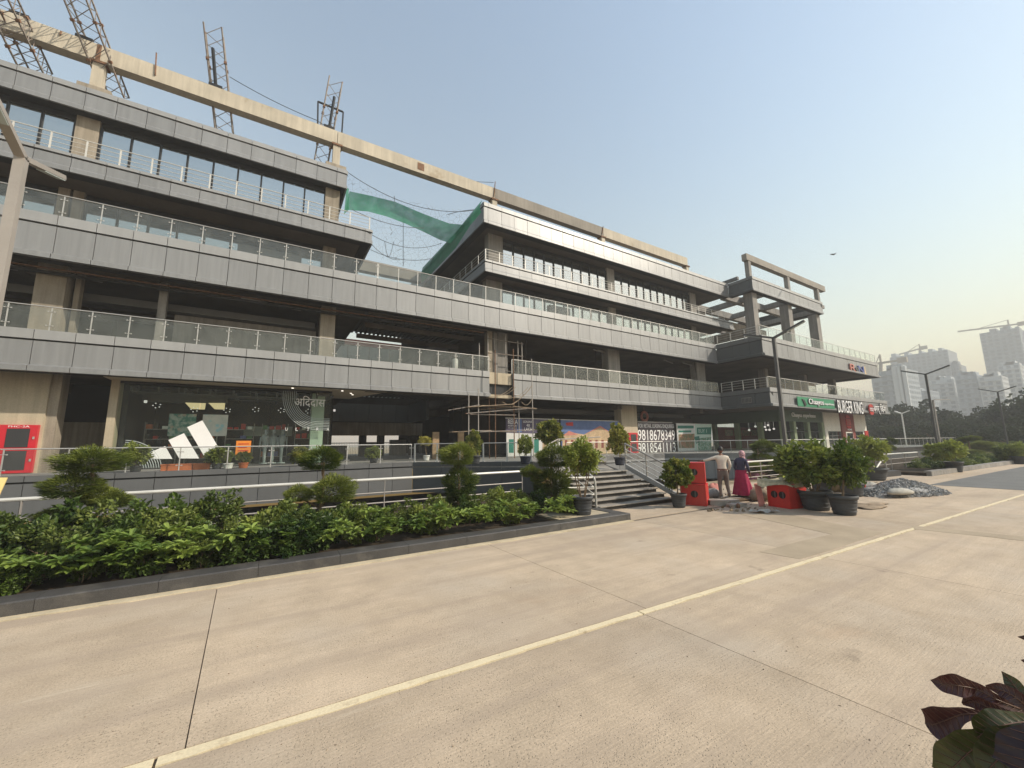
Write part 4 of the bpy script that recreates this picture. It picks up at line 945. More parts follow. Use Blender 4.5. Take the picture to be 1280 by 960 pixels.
# ---------------------------------------------------------------- lattice masts leaning over the beam
def mast(label, b_, t_, w0, n, extra=None):
    b_, t_ = Vector(b_), Vector(t_)
    o = thing('lattice_mast', label, 'mast', b_, 'lattice masts propped on the roof beam')
    ax = (t_-b_).normalized(); sx = Vector((1, 0, 0)); sx = (sx-ax*sx.dot(ax)).normalized(); sy = ax.cross(sx)
    L = (t_-b_).length; h = w0/2
    cor = [sx*h+sy*h, -sx*h+sy*h, -sx*h-sy*h, sx*h-sy*h]
    for c in cor:
        MB().bar(b_+c, t_+c, .06, .06).build('chord', 'truss', o)
    lace = MB()
    for k in range(n):
        p0, p1 = b_+ax*(L*k/n), b_+ax*(L*(k+1)/n)
        for q in range(4):
            c0, c1 = cor[q], cor[(q+1) % 4]
            lace.tube(p0+c0, p1+c1, .018, None, 5)
            if q % 2: lace.tube(p0+c0, p0+c1, .016, None, 5)
            
    lace.build('lacing', 'truss', o)
    for k in (n//3, 2*n//3):
        for c in cor: MB().obox(b_+ax*(L*k/n)+c, ax*.06, sx*.075, sy*.075).build('splice_plate', 'rust', o)
    return o
def mp(px, py, Y): return ony(px, py, Y)
mast('lattice mast cut by the picture edge, first from the street lamp', mp(47, 93, 27.2), mp(-8, -20, 24.6), .85, 9)
mast('lattice mast passing out of the top of the picture over the first stub column', mp(146, 122, 27.2), mp(88, -25, 24.4), .85, 9)
mast('lattice mast standing alone halfway along the beam', mp(281, 168, 27.2), mp(267, 37, 26.0), .85, 9)
o = mast('lattice mast with an open square frame beside the gap', mp(401, 205, 27.2), mp(419, 103, 26.3), .80, 8)
fr = MB(); a = [mp(397, 158, 26.4), mp(397.5, 127, 26.4), mp(429, 140, 26.4), mp(427, 170, 26.4)]
for p, q in zip(a[:-1], a[1:]): fr.bar(p, q, .09, .09)
fr.build('square_frame', 'black', o); MB().bar(mp(411, 163, 26.2), mp(418, 121, 26.0), .12, .12).build('hoist_post', 'black', o)
MB().bar(mp(270, 111, 26.2), mp(266, 60, 25.8), .12, .12).build('hoist_post', 'black', WL and bpy.data.objects['lattice_mast.002'])
for px, py in ((27, 22), (107, 52), (270, 109), (411, 161)):
    c = mp(px, py, 26.3); solid('clamp', 'black', (c.x-.32, 26.05, 22.63, c.x+.32, 26.6, 22.80))
cb = MB(); cb.path(sag(mp(287, 96, 26.2), mp(384+11, 150, 26.2), .15), .02, 5); cb.path(sag(mp(395, 150, 26.2), mp(617, 228, 26.3), 1.1, 20), .02, 5)
tag(cb.build('steel_cable', 'charcoal'), 'thin dark cable strung from the masts along the roof beam', 'cable')
for px, p0, p1, lb in ((194, 94, 66, 'thin rod standing on the beam between two masts'), (75, 44, 39, 'short rod on the beam near the picture edge'), (617.5, 246, 227, 'thin rod at the colour change of the roof beam'), (752.5, 293, 283, 'short rod at the last joint of the roof beam')):
    tag(MB().tube(mp(px, p0, 26.0), mp(px+1.5, p1, 26.0), .035, None, 6).build('steel_rod', 'rust'), lb, 'rod')
# ---------------------------------------------------------------- scaffold by the stair
o = thing('scaffold', 'rusty tube scaffold with plank decks in front of the open fascia', 'scaffold', (12.6, 21.8, T))
for px, Y, z0, z1 in ((586, 21.6, T, 5.0), (598, 21.6, T, 5.35), (619, 21.9, T, 8.0), (642, 21.9, T, 8.2), (665, 21.6, T, 7.6), (611.5, 23.0, T, 5), (648, 23.2, 1.2, 9.2), (610, 23.1, 6.7, 9.4), (632.5, 23.1, 6.7, 9.5), (653, 23.1, 6.7, 9.1), (599, 23.3, 6.7, 8.7)):
    x = ony(px, 480, Y).x; MB().tube((x, Y, z0), (x, Y, z1), .034, None, 7).build('standard', 'rust' if px in (619, 642, 611.5) else 'lamp_paint', o)
for p, q, Y in (((582, 517), (668, 510), 21.5), ((585, 538), (646, 540), 21.6), ((588, 518), (645, 519), 21.65), ((560, 513), (600, 506), 22.3), ((610, 423), (654, 430), 23.05), ((610, 441), (654, 445.5), 23.05), ((632, 464), (645, 465), 23.0), ((600, 540), (672, 537), 21.4)):
    a, b2 = ony(*p, Y), ony(*q, Y); MB().tube(a, b2, .03, None, 6).build('ledger', 'truss', o)
for p, q, Y, w_ in (((583, 509), (640, 505.5), 21.7, .5), ((600, 507), (656, 509.5), 21.9, .4), ((640, 508), (670, 511), 21.6, .25), ((563, 540), (612, 538), 22.2, .5), ((600, 512), (640, 508), 22.2, .35)):
    a, b2 = ony(*p, Y), ony(*q, Y); MB().bar(a, b2, w_, .04).build('plank', 'rubble', o)
rr = random.Random(4); cl = MB()
for k in range(6):
    cl.path(sag(ony(612+k*8, 497+rr.uniform(-4, 6), 21.6), ony(640+k*5, 490+rr.uniform(-8, 12), 21.6), rr.uniform(.1, .35), 6), .02, 4)
cl.path(sag(ony(640, 505, 21.5), ony(665, 482, 21.4), .15, 6), .025, 4); cl.build('rope', 'rubble', o)
c = ony(569, 451, 22.95); tag(MB().lathe([(.16, 0), (.17, .1), (.18, .62), (.14, .66)], (c.x, 22.95, 6.7), 12).build('plastic_drum', 'pot_white', None, True), 'white plastic drum standing behind the first-floor glass railing', 'drum')
# timber bench and boards in the passage
for px0, px1, lb in ((541, 549, 'upright pale timber board in the passage nearest the store'), (573, 580, 'upright pale timber board in the passage under the scaffold')):
    a, b2 = ony(px0, 540, 25), ony(px1, 556, 25); tag(MB().box(a.x, 25, T, b2.x, 25.12, a.z).build('timber_board', 'wood'), lb, 'board')
# ---------------------------------------------------------------- rails along the ramp, stair rails
def ramp_rail(label, p0, p1, zs, sp, base=.0, m='white_metal'):
    o = thing('ramp_railing', label, 'railing', (p0[0], p0[1], base))
    p0, p1 = Vector((*p0, 0)), Vector((*p1, 0)); L = (p1-p0).length; n = max(1, round(L/sp))
    for k, z in enumerate(zs):
        MB().tube(p0+Vector((0, 0, z)), p1+Vector((0, 0, z)), .042 if k == 0 else .02, None, 8).build('rail', m if k == 0 else 'lamp_paint', o)
    for k in range(n+1):
        q = p0.lerp(p1, k/n); MB().bar(q+Vector((0, 0, base)), q+Vector((0, 0, zs[0]-.02)), .05, .02, (1, 0, 0)).build('post', 'lamp_paint', o)
    return o
ramp_rail('long two-bar metal railing along the sunken ramp behind the hedge', (-22, 12.85), (8.2, 12.85), (1.0, .60, .30, .12), 2.55, .0)
ramp_rail('short four-bar metal railing beside the workers', (19.6, 11.1), (27.0, 11.1), (1.0, .75, .5, .25), 1.8, 0)
ramp_rail('low metal railing at the far ramp mouth', (30.5, 9.3), (38, 9.3), (1.1, .8, .5), 2.4, 0)
o = thing('stair_railing', 'sloping metal railing on the pot side of the stair', 'railing', (11.9, 11.2, .98))
A, B = Vector((12.1, 11.35, .98)), Vector((12.1, 8.95, .02))
for k, z in enumerate((1.0, .78, .58, .38)):
    MB().tube(A+Vector((0, 0, z)), B+Vector((0, 0, z)), .036 if k == 0 else .02, None, 8).build('rail', 'lamp_paint' if k == 0 else 'white_metal', o)
for t in (0, .42, .86):
    q = A.lerp(B, t); MB().bar(q, q+Vector((0, 0, 1.0)), .05, .025, (1, 0, 0)).build('post', 'lamp_paint', o)
MB().obox((A+B)/2+Vector((0, 0, .12)), (B-A)/2, (.04, 0, 0), (0, 0, .09)).build('stringer', 'cap', o)
o = thing('stair_railing', 'curved stainless handrail at the foot of the stair by the grey pot', 'railing', (8.5, 9.3, 0))
for k, z in enumerate((1.0, .72, .5)):
    MB().tube((8.45, 9.25, z), (8.45, 11.2, z+.95), .03 if k == 0 else .02, None, 8).build('rail', 'white_metal', o)
    if k: MB().tube((8.45, 9.25, z), (7.3, 9.5, z+.02), .02, None, 8).build('rail', 'white_metal', o)
MB().path([(8.45, 9.25, 1.0), (8.44, 9.22, 1.0), (8.43, 9.17, .93), (8.43, 9.15, .8), (8.43, 9.15, .02)], .032, 8).build('post', 'steel', o); MB().tube((8.45, 11.2, .96), (8.45, 11.2, 1.95), .03).build('post', 'steel', o)
MB().tube((7.3, 9.5, .1), (7.3, 9.5, 1.02), .028).build('post', 'white_metal', o); MB().tube((7.3, 9.5, 1.02), (8.45, 9.25, 1.0), .03).build('rail', 'white_metal', o)
o = thing('landing_railing', 'thin dark handrail crossing the landing above the stair', 'railing', (10.4, 14.4, .98))
MB().path([(9.6, 13.0, 2.0), (11.5, 14.9, 2.2), (14.0, 14.7, 2.3)], .025, 6).build('rail', 'lamp_paint', o)
for x, y, z in ((9.6, 13.0, 2.0), (11.5, 14.9, 2.2), (12.8, 14.8, 2.25)): MB().tube((x, y, .98), (x, y, z), .025, None, 6).build('post', 'lamp_paint', o)
# ---------------------------------------------------------------- street lamps (all on one line)
def lamp(label, x, y, h, la, ra, m, grp='twin-arm street lamps'):
    o = thing('street_lamp', label, 'lamp', (x, y, 0), grp)
    MB().box(x-.16, y-.16, 0, x+.16, y+.16, .04).build('base_plate', m, o)
    MB().obox((x, y, h/2+.02), (.055, 0, 0), (0, .055, 0), (0, 0, h/2-.02)).build('pole', m, o)
    top = Vector((x, y, h))
    for d in (la, ra):
        q = top+Vector(d); MB().bar(top, q, .11, .07).build('arm', m, o); MB().bar(top.lerp(q, .45)-Vector((0, 0, .05)), q-Vector((0, 0, .05)), .10, .012).build('light_panel', 'grey_vinyl', o)
LY = 7.95
for px, py, lb, mm in ((27, 197, 'tall twin-arm street lamp cut off by the picture edge', 'lamp_paint'), (967, 422.5, 'twin-arm street lamp in front of the projecting block', 'lamp_grey'),
                       (1157, 468, 'twin-arm street lamp before the far towers, second from the block', 'lamp_grey'), (1247, 490, 'farthest twin-arm street lamp along the hedge', 'lamp_grey')):
    p = ony(px, py, LY); lamp(lb, p.x, LY, p.z, (0, 1.15, .42), (0, -1.15, .42), mm)
p = ony(1127, 517, 17.5); o = thing('small_lamp', 'small white forked lamp beyond the restaurant', 'lamp', (p.x, 17.5, 0)); MB().tube((p.x, 17.5, 0), (p.x, 17.5, p.z), .07).build('pole', 'pot_white', o)
for s_ in (-1, 1): MB().bar((p.x, 17.5, p.z), (p.x+.3, 17.5+s_*.7, p.z+.35), .2, .12).build('arm', 'pot_white', o)
p = ony(1166, 500, 9.6); o = thing('bare_pole', 'bare pale pole right behind the second street lamp', 'pole', (p.x, 9.6, 0)); MB().tube((p.x, 9.6, 0), (p.x, 9.6, p.z), .07).build('pole', 'lamp_paint', o); MB().bar((p.x-.1, 9.5, p.z), (p.x+1.4, 8.9, p.z+.02), .08, .05).build('arm', 'lamp_paint', o)
# ---------------------------------------------------------------- foliage generators (meshes shared between copies)
def leaf(b, p, d, up, L, W, fold=.25, bend=.0):
    d = d.normalized(); s_ = d.cross(up)
    if s_.length < 1e-3: s_ = d.orthogonal()
    s_.normalize(); n = s_.cross(d)
    m1 = p+d*L*.5
    a, c = p+d*L*.28, p+d*L*.72-n*L*bend*.4; t = p+d*L-n*L*bend; W *= .5; e = n*W*fold*2
    b.add([p, a+s_*W*.72+e, c+s_*W+e, t, c-s_*W+e, a-s_*W*.72+e], [(0, 1, 2, 3), (0, 3, 4, 5)])
def rv(r):
    while True:
        v = Vector((r.uniform(-1, 1), r.uniform(-1, 1), r.uniform(-1, 1)))
        if .05 < v.length < 1: return v
def bush_mesh(seed, n, L, W, clumps=26, shell=.72, flat=1.0, base=-1.0, m='leaf_hedge', spread=.24):
    """Leaves in uneven clumps through a unit ball; open enough to see into."""
    r = random.Random(seed); b = MB(); cs = []
    for k in range(clumps):
        v = rv(r).normalized()*r.uniform(shell*.6, 1.0)*r.choice((.85, 1.0, 1.0, 1.1)); v.z *= flat
        if v.z < base: v.z = base+r.random()*.2
        cs.append((v, r.uniform(.7, 1.25)))
    for k in range(n):
        c, s_ = r.choice(cs); p = c+rv(r)*spread*s_
        d = (p*.6+rv(r)*.9+Vector((0, 0, .25))); leaf(b, p, d, rv(r)+Vector((0, 0, 1)), L*r.uniform(.6, 1.25), W*r.uniform(.7, 1.2), r.uniform(.05, .35), r.uniform(0, .25))
    return b.mesh('foliage', m)
def needle_mesh(seed, n, L, ms):
    """A clipped pad of fine needles, flat below, domed above."""
    r = random.Random(seed); b = MB()
    for k in range(n):
        v = rv(r).normalized(); q = r.uniform(.35, 1.0)**.5; p = v*q
        lump = 1+.12*math.sin(5*v.x+seed)+.10*math.sin(6*v.y+2*seed)+.08*math.sin(7*v.z); p *= lump
        if p.z < -.5: p.z = -.5+r.uniform(-.25, .1)
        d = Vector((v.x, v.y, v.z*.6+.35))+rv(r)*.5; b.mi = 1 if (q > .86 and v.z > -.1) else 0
        l = L*r.uniform(.6, 1.3); w_ = L*.085; s_ = d.normalized().orthogonal().normalized()
        s_ = (Quaternion(d.normalized(), r.random()*6.28) @ s_)*w_
        b.add([p-s_, p+s_, p+d.normalized()*l], [(0, 1, 2)])
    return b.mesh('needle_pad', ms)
def rosette_mesh(seed):
    """Low plant of broad bright leaves in whorls."""
    r = random.Random(seed); b = MB()
    for s_ in range(9):
        c = Vector((r.uniform(-.24, .24), r.uniform(-.22, .22), r.uniform(.22, .62))); n = r.randint(8, 12)
        for k in range(n):
            a = 6.283*k/n+r.random()*.4; el = r.uniform(-.1, .75); d = Vector((math.cos(a)*math.cos(el), math.sin(a)*math.cos(el), math.sin(el)))
            leaf(b, c, d, Vector((0, 0, 1)), r.uniform(.12, .20), r.uniform(.06, .085), r.uniform(.1, .3), r.uniform(.05, .35))
    return b.mesh('foliage', 'leaf_bright')
NEEDLE = [needle_mesh(k, 7000, .22, ('leaf_needle', 'leaf_needle_tip')) for k in range(3)]
HEDGE = [bush_mesh(20+k, (1900, 2600, 1500, 3200)[k], (.20, .16, .24, .13)[k], (.11, .09, .12, .08)[k], 34, .7, 1.0, -1, ('leaf_hedge', 'leaf_light', 'leaf_hedge', 'leaf_light')[k], (.24, .26, .22, .28)[k]) for k in range(4)]
FICUS = [bush_mesh(40+k, 3000, .22, .13, 56, .82, .95, -1, 'leaf_ficus', .27) for k in range(3)]
GOLD = [bush_mesh(60+k, 2800, .25, .18, 60, .9, .98, -1, 'leaf_gold', .24) for k in range(2)]
ROS = [rosette_mesh(80+k) for k in range(4)]
def stems(b, base, h, n, r0, seed, spread=.25, splay=.5):
    r = random.Random(seed)
    for k in range(n):
        a = 6.283*k/n+r.random(); p = Vector(base)+Vector((.05*math.cos(a), .05*math.sin(a), 0)); q = Vector(base)+Vector((spread*math.cos(a), spread*math.sin(a), h*r.uniform(.85, 1.1)))
        m_ = p.lerp(q, .5)+Vector((r.uniform(-.05, .05), r.uniform(-.05, .05), 0)); b.tube(p, m_, r0, r0*.75, 6, False); b.tube(m_, q, r0*.75, r0*.4, 6, False)
        for j in range(2):
            e = m_.lerp(q, r.uniform(.3, .9)); b.tube(e, e+Vector((r.uniform(-1, 1), r.uniform(-1, 1), r.uniform(.3, 1)))*h*.25, r0*.45, r0*.2, 5, False)
# ---------------------------------------------------------------- clipped pad topiary in the hedge
def topiary(label, base, pads, seed, trunk_r=.05):
    base = Vector(base); o = thing('topiary_tree', label, 'topiary', base, 'cloud-pruned topiary trees')
    r = random.Random(seed); zt = max(p[2] for p in pads); b = MB(); pts = [base+Vector((0, 0, -.05))]
    for k in range(1, 6): pts.append(base+Vector((r.uniform(-.03, .03), r.uniform(-.03, .03), (zt-.05)*k/5)))
    for k in range(5): b.tube(pts[k], pts[k+1], trunk_r*(1-.12*k), trunk_r*(1-.12*(k+1)), 8, False)
    for px, py, pz, rx, rz in pads:
        q = base+Vector((px, py, pz-rz*.25)); s_ = base+Vector((0, 0, max(.1, pz-.35))); b.tube(s_, q, trunk_r*.6, trunk_r*.35, 6, False)
    b.build('trunk', 'bark', o)
    for k, (px, py, pz, rx, rz) in enumerate(pads):
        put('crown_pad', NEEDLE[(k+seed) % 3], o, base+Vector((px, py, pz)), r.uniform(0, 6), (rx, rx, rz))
def topi_px(label, px, Y, zb, pads, seed, tr=.05):
    x = ony(px, 640, Y).x; s_ = None; out = []
    for qx, qy, hw, hh in pads:
        q = ony(qx, qy, Y); k = 1/pxm(q); out.append((q.x-x, random.Random(seed*7+qx).uniform(-.1, .1), q.z-zb, hw*k*.94, hh*k*.95))
    topiary(label, (x, Y, zb), out, seed, tr)
topi_px('three-tier topiary rising before the dark bay, nearest the picture edge', 110, 10.6, .1, ((115, 577, 33, 17), (92, 608, 30, 17), (118, 620, 22, 13), (142, 625, 20, 12), (70, 646, 23, 12)), 1, .055)
topi_px('topiary with one round head on a bare stem before the store corner', 401, 9.9, .1, ((403, 575, 25, 16), (416, 612, 25, 18), (373, 618, 18, 11)), 2, .04)
topi_px('stacked narrow topiary in front of the shaded wall', 573, 9.7, .1, ((571, 569, 22, 15), (573, 603, 21, 20), (574, 628, 18, 14)), 3, .04)
topi_px('bushy topiary hiding the foot of the stair, beside the grey pot', 690, 9.7, .1, ((694, 572, 26, 15), (688, 603, 25, 17), (705, 622, 18, 14), (662, 590, 12, 8)), 4, .04)
topi_px('dark topiary beside the street lamp behind the workers', 955, 12.0, -.1, ((957, 559, 16, 9), (953, 574, 14, 8), (966, 586, 14, 8), (944, 585, 12, 7), (955, 602, 10, 7)), 5, .05)
topi_px('small layered topiary on the far terrace edge', 1113, 14.3, .6, ((1113, 552, 6, 5), (1113, 560, 5, 4)), 6, .04)
# ---------------------------------------------------------------- hedge: dark bushes behind, bright whorled plants along the kerb
def shrub(name, label, cat, x, y, z, meshes, k, s_, group, stem=True):
    o = thing(name, label, cat, (x, y, z), group)
    if stem:
        b = MB(); stems(b, (x, y, z-.03), s_[2]*1.1, 3, .011, k, s_[0]*.4); b.build('stem', 'bark', o)
    zz = z+s_[2]*.95 if stem else z
    put('foliage', meshes[k % len(meshes)], o, (x, y, zz), k*1.7, s_)
    return o
rr = random.Random(77); k = 0
x = -9.6
while x < 1.0:                                     # dense stretch nearest the picture edge
    for row, (yy, hh) in enumerate(((8.5, .30), (9.1, .40), (9.95, .46))):
        if row == 2 and x > -.7: continue
        s_ = hh*rr.choice((.7, .82, .92, 1.0, 1.05, 1.12))*rr.uniform(.92, 1.08); k += 1
        shrub('hedge_bush', 'dense dark green bush in the hedge stretch nearest the picture edge', 'bush', x+rr.uniform(-.15, .15), yy+rr.uniform(-.12, .12), .1, HEDGE, k, (s_*1.3, s_*1.15, s_), 'dark bushes of the dense hedge')
    x += .62
for px, Y, s_ in ((325, 9.2, .36), (352, 9.6, .42), (380, 9.0, .34), (402, 9.2, .33), (428, 9.4, .36), (452, 9.5, .33), (475, 9.2, .30), (500, 9.3, .36), (523, 9.1, .3), (548, 9.3, .36), (585, 9.2, .34), (606, 9.3, .38), (628, 9.3, .38), (652, 9.2, .36), (676, 9.2, .33), (700, 9.1, .3), (712, 8.8, .27), (440, 8.7, .2), (470, 8.65, .22), (535, 8.7, .22), (640, 8.7, .22)):
    k += 1; c = ony(px, 660, Y)
    shrub('hedge_bush', 'loose leafy bush in the gappy hedge between the topiaries and the stair', 'bush', c.x, Y, .1, HEDGE if k % 4 else FICUS, k, (s_, s_*.95, s_), 'loose bushes of the gappy hedge')
for i, (px, s_) in enumerate(((8, 1.0), (45, .9), (92, 1.05), (138, 1.15), (160, 1.2), (176, 1.0), (222, 1.15), (240, 1.05), (204, .9), (300, 1.2), (318, .95), (354, 1.0), (372, .95), (418, 1.0), (432, .9), (471, 1.15), (484, .9), (520, 1.0), (556, 1.15), (566, .9), (592, 1.05), (600, .95), (627, 1.05), (655, 1.0), (664, .9), (690, 1.0), (698, .9), (712, .95))):
    c = onz(px, 712-.14*px if px < 400 else 656+.0*px-.14*(px-400), .12); Y = 8.32+.12*((i*7) % 5)/5
    c = ony(px, 680, Y)
    shrub('broad_leaf_plant', 'low bright green plant with broad leaves just behind the granite kerb', 'plant', c.x, Y, .1, ROS, i, (s_*.95, s_*.95, s_*.95), 'bright broad-leaved plants along the kerb', False)
# ---------------------------------------------------------------- potted plants
def pot(o, base, r, h, m, fluted=True):
    x, y, z = base; b = MB()
    b.lathe([(r*.70, 0), (r*.74, h*.03), (r*.86, h*.45), (r*.93, h*.82), (r*1.02, h*.83), (r*1.05, h*.98), (r*1.0, h), (r*.93, h), (r*.90, h*.88), (.001, h*.88)], (x, y, z), 22)
    if fluted:
        for q in (.2, .38, .56, .72): b.lathe([(r*(.76+.2*q), h*q-.012), (r*(.79+.2*q), h*q), (r*(.76+.2*q), h*q+.012)], (x, y, z), 22)
    b.build('pot', m, o, True); MB().lathe([(r*.9, 0), (.001, .03)], (x, y, z+h*.885), 14).build('soil', 'soil', o)
def potted(label, px, py, z, r, h, crown, meshes, k, m='pot', trunk=3, group='potted plants', y=None, tr=.018):
    b_ = onz(px, py, z) if y is None else ony(px, py, y)
    base = Vector((b_.x, b_.y, z)); o = thing('potted_plant', label, 'potted plant', base, group); q = pxm(base)
    pot(o, base, r, h, m)
    cx, cy, hw, hh = crown; c = ony(cx, cy, base.y); kk = 1/pxm(c)
    b = MB(); hgt = c.z-(z+h*.85); r_ = random.Random(k)
    if trunk == 1: b.tube(base+Vector((0, 0, h*.8)), (c.x, c.y, c.z), tr*1.6, tr, 8, False)
    else: stems(b, base+Vector((0, 0, h*.8)), hgt, trunk, tr, k, hw*kk*.45)
    b.build('trunk', 'bark', o); put('crown', meshes[k % len(meshes)], o, (c.x, c.y, c.z), k*.9, (hw*kk*.95, hw*kk*.95, hh*kk*.95))
potted('leafy ficus in a ribbed grey pot at the foot of the stair, beside the topiary', 729, 643, .16, .27, .48, (727, 571, 23, 22), FICUS, 1, 'pot', 4)
potted('clipped golden-green bush in a grey pot between the stair and the red boxes', 849, 634, 0, .24, .42, (846, 591, 17, 19), GOLD, 0, 'pot', 2)
potted('round golden bush in a navy pot on the top step', 775, 581.5, .985, .26, .36, (772, 549, 12.5, 17), GOLD, 1, 'pot_navy', 2)
potted('round golden bush on a stem standing on the terrace behind the topiary', 686, 577, T, .3, .4, (686, 540, 17, 16), GOLD, 2, 'pot_navy', 3)
potted('small grey-green plant in a slate pot behind the landing glass', 657, 580, T, .26, .36, (656, 556, 9, 12), FICUS, 3, 'pot_navy', 3)
potted('yellow-green plant in a pot behind the landing railing, nearest the store', 593, 580, T, .3, .4, (592, 554, 10, 14), GOLD, 3, 'pot', 3)
potted('small plant in a white pot beyond the terrace railing near the passage', 533, 575, T, .2, .3, (531, 551, 8, 6), GOLD, 4, 'pot_white', 1, y=23.0)
potted('fine-leaved dark plant against the passage opening', 467, 577, T, .22, .25, (467, 566, 9, 9), FICUS, 5, 'pot', 3, y=22.3)
potted('largest potted ficus, wide crown in a big grey tub near the red crate', 1021, 637, 0, .42, .56, (1011, 579, 34, 27), FICUS, 6, 'pot', 5)
potted('tall potted ficus in a tapered grey pot standing nearest the road', 1056, 643, 0, .34, .52, (1055, 580, 24, 28), FICUS, 7, 'pot', 1, tr=.02)
potted('dark leafy plant in a grey pot tucked behind the two big ficus tubs', 1066, 620, 0, .38, .48, (1066, 592, 13, 16), FICUS, 8, 'pot', 4)
potted('small dark plant in a grey pot hidden behind the largest ficus', 1028, 615, 0, .36, .45, (1028, 590, 12, 15), FICUS, 9, 'pot', 3)
potted('spreading ficus in a wide grey tub by the bent handrail', 1092, 600, 0, .62, .6, (1088, 561, 17, 15), FICUS, 10, 'pot', 4)
potted('ficus in a dark tub under the far street lamps', 1194, 590, 0, .42, .62, (1183, 563, 18, 13), FICUS, 11, 'pot', 4)
potted('dark tub at the far end of the hedge nearer the lamp', 1262, 579, 0, .5, .6, (1256, 565, 10, 9), FICUS, 12, 'pot', 3)
potted('dark tub at the far end of the hedge, cut by the picture edge', 1276, 580, 0, .5, .6, (1272, 562, 8, 9), FICUS, 13, 'pot', 3)
for px, hw, hh, lb, mm in ((271, 13, 10, 'spiky palm in a grey pot before the white bars', 'pot'), (285, 6, 7, 'small plant in a white pot beside the palm', 'pot_white'), (304, 8, 7, 'variegated plant in a red pot under the orange standee', 'terracotta'), (170, 14, 14, 'green shrub behind the terrace glass near the striped fan', 'pot'), (377, 13, 10, 'yellow-flowered shrub behind the round topiary head', 'pot')):
    potted(lb, px, 584, T, .2, .24, (px, 575-hh*.6, hw, hh), GOLD if px in (304, 377) else FICUS, px, mm, 3, y=21.65)
# far hedge planter
fp = structure(MB().prism([(31, 7.35), (58, 6.7), (58, 14), (31, 14)], -.01, .16).build('far_planting_bed', 'mulch', loc=(40, 9, 0)))
for kx in range(14):
    a = 31+kx*1.9; y0 = 7.3-.0241*(a-31); MB().prism([(a+.01, y0-.16), (a+1.88, y0-.206), (a+1.88, y0+.1), (a+.01, y0+.14)], 0, .26).build('kerb_stone', 'concrete_grey', fp)
for i in range(30):
    r_ = random.Random(300+i); xx = 36.2+i % 15*1.25; yy = 7.9 + (i//15)*1.1
    shrub('hedge_bush', 'mid-green bush of the low far hedge beneath the last street lamp', 'bush', xx, yy, .12, HEDGE, i, (.75, .6, .45+.1*(i//15)), 'bushes of the far hedge', False)
for i, (px, py, hw, hh) in enumerate(((1222, 556, 14, 6), (1212, 566, 12, 5), (1243, 558, 14, 6), (1236, 571, 12, 5), (1262, 556, 10, 5), (1210, 548, 9, 4))):
    Y = 10.6; c = ony(px, py, Y); q = 1/pxm(c); o = thing('topiary_tree', 'layered juniper pad tree in the far planter, number %s from the street lamp' % ('one two three four five six'.split()[i]), 'topiary', (c.x, Y, .1), 'cloud-pruned topiary trees')
    MB().tube((c.x, Y, 0), (c.x, Y, c.z), .07, .04, 6).build('trunk', 'bark', o)
    for j in range(3): put('crown_pad', NEEDLE[j], o, (c.x+(j-1)*hw*q*.5, Y+(j-1)*.4, c.z-.25*j*hh*q), j*2.1, (hw*q*.7, hw*q*.7, hh*q*.8))
c = onz(1135, 600, .3)
tag(MB().prism([(25.9, 8.6), (30.3, 8.2), (30.3, 13), (25.9, 13)], -.4, .28).build('ramp_wall', 'charcoal'), 'low dark ramp wall past the gravel heap', 'wall')
tag(MB().box(24.6, 11.6, -.6, 25.8, 11.9, .85).build('painted_wall', 'lime_wall'), 'lime green painted wall panel at the ramp mouth', 'wall')
tag(MB().box(21.5, 12.2, -.6, 24.5, 12.5, 1.0).build('painted_wall', 'purple_wall'), 'dull purple painted wall panel at the ramp mouth', 'wall')
o = thing('bent_handrail', 'bent steel handrail rising beside the wide ficus tub', 'railing', (24.2, 9.4, 0)); a = [onz(1083, 596, .2), ony(1092, 590, 9.2), ony(1102, 575.5, 9.2), ony(1106, 577, 9.2), ony(1111, 600, 9.2)]
MB().path([Vector((p.x, 9.2, p.z)) for p in a[1:]], .05, 7).build('rail', 'steel', o)
# ---------------------------------------------------------------- building-site clutter round the workers
def crate(label, px, py, z, w_, d_, h_, rz, holes=1):
    b_ = onz(px, py, z); o = thing('red_crate', label, 'crate', (b_.x, b_.y, z), 'red metal crates'); ca, sa = math.cos(rz), math.sin(rz)
    u = Vector((ca, sa, 0)); v = Vector((-sa, ca, 0)); c0 = Vector((b_.x, b_.y, z))
    MB().obox(c0+v*d_/2+Vector((0, 0, h_/2)), u*w_/2, v*d_/2, (0, 0, h_/2-.002)).build('body', 'red_paint', o)
    for s_ in (-1, 1): MB().obox(c0+u*s_*(w_/2-.02)-v*.006+Vector((0, 0, h_/2)), u*.02, v*.008, (0, 0, h_/2-.004)).build('corner_strip', 'red_paint', o)
    MB().obox(c0+v*d_/2+Vector((0, 0, h_+.008)), u*(w_/2+.01), v*(d_/2+.01), (0, 0, .008)).build('lid', 'red_cab', o)
    for q in range(holes):
        hc = c0-v*.003+u*(w_*(.05 if holes == 1 else -.18+.36*q))+Vector((0, 0, h_*.55)); r_ = .11; ring = []
        b = MB(); vs = [hc+u*r_*math.cos(6.283*k/14)+Vector((0, 0, r_*math.sin(6.283*k/14))) for k in range(14)]
        b.add(vs+[p-v*.004 for p in vs], [tuple(range(14)), tuple(range(27, 13, -1))]+[(k, (k+1) % 14, 14+(k+1) % 14, 14+k) for k in range(14)]); b.build('hand_hole', 'black', o)
        MB().obox(hc-v*.01+u*.03, u*.02, v*.006, (0, 0, .09)).build('latch', 'lamp_grey', o)
    return o
crate('lower red crate of the stack beside the stair', 867.5, 632, 0, .76, .62, .66, -1.12); crate('upper red crate of the stack, under the man\'s hand', 869, 631.5, 0, .72, .6, .64, -1.02)
up_ = bpy.data.objects['red_crate.001']; up_.location.z = .69; WL[up_.name].z = .69
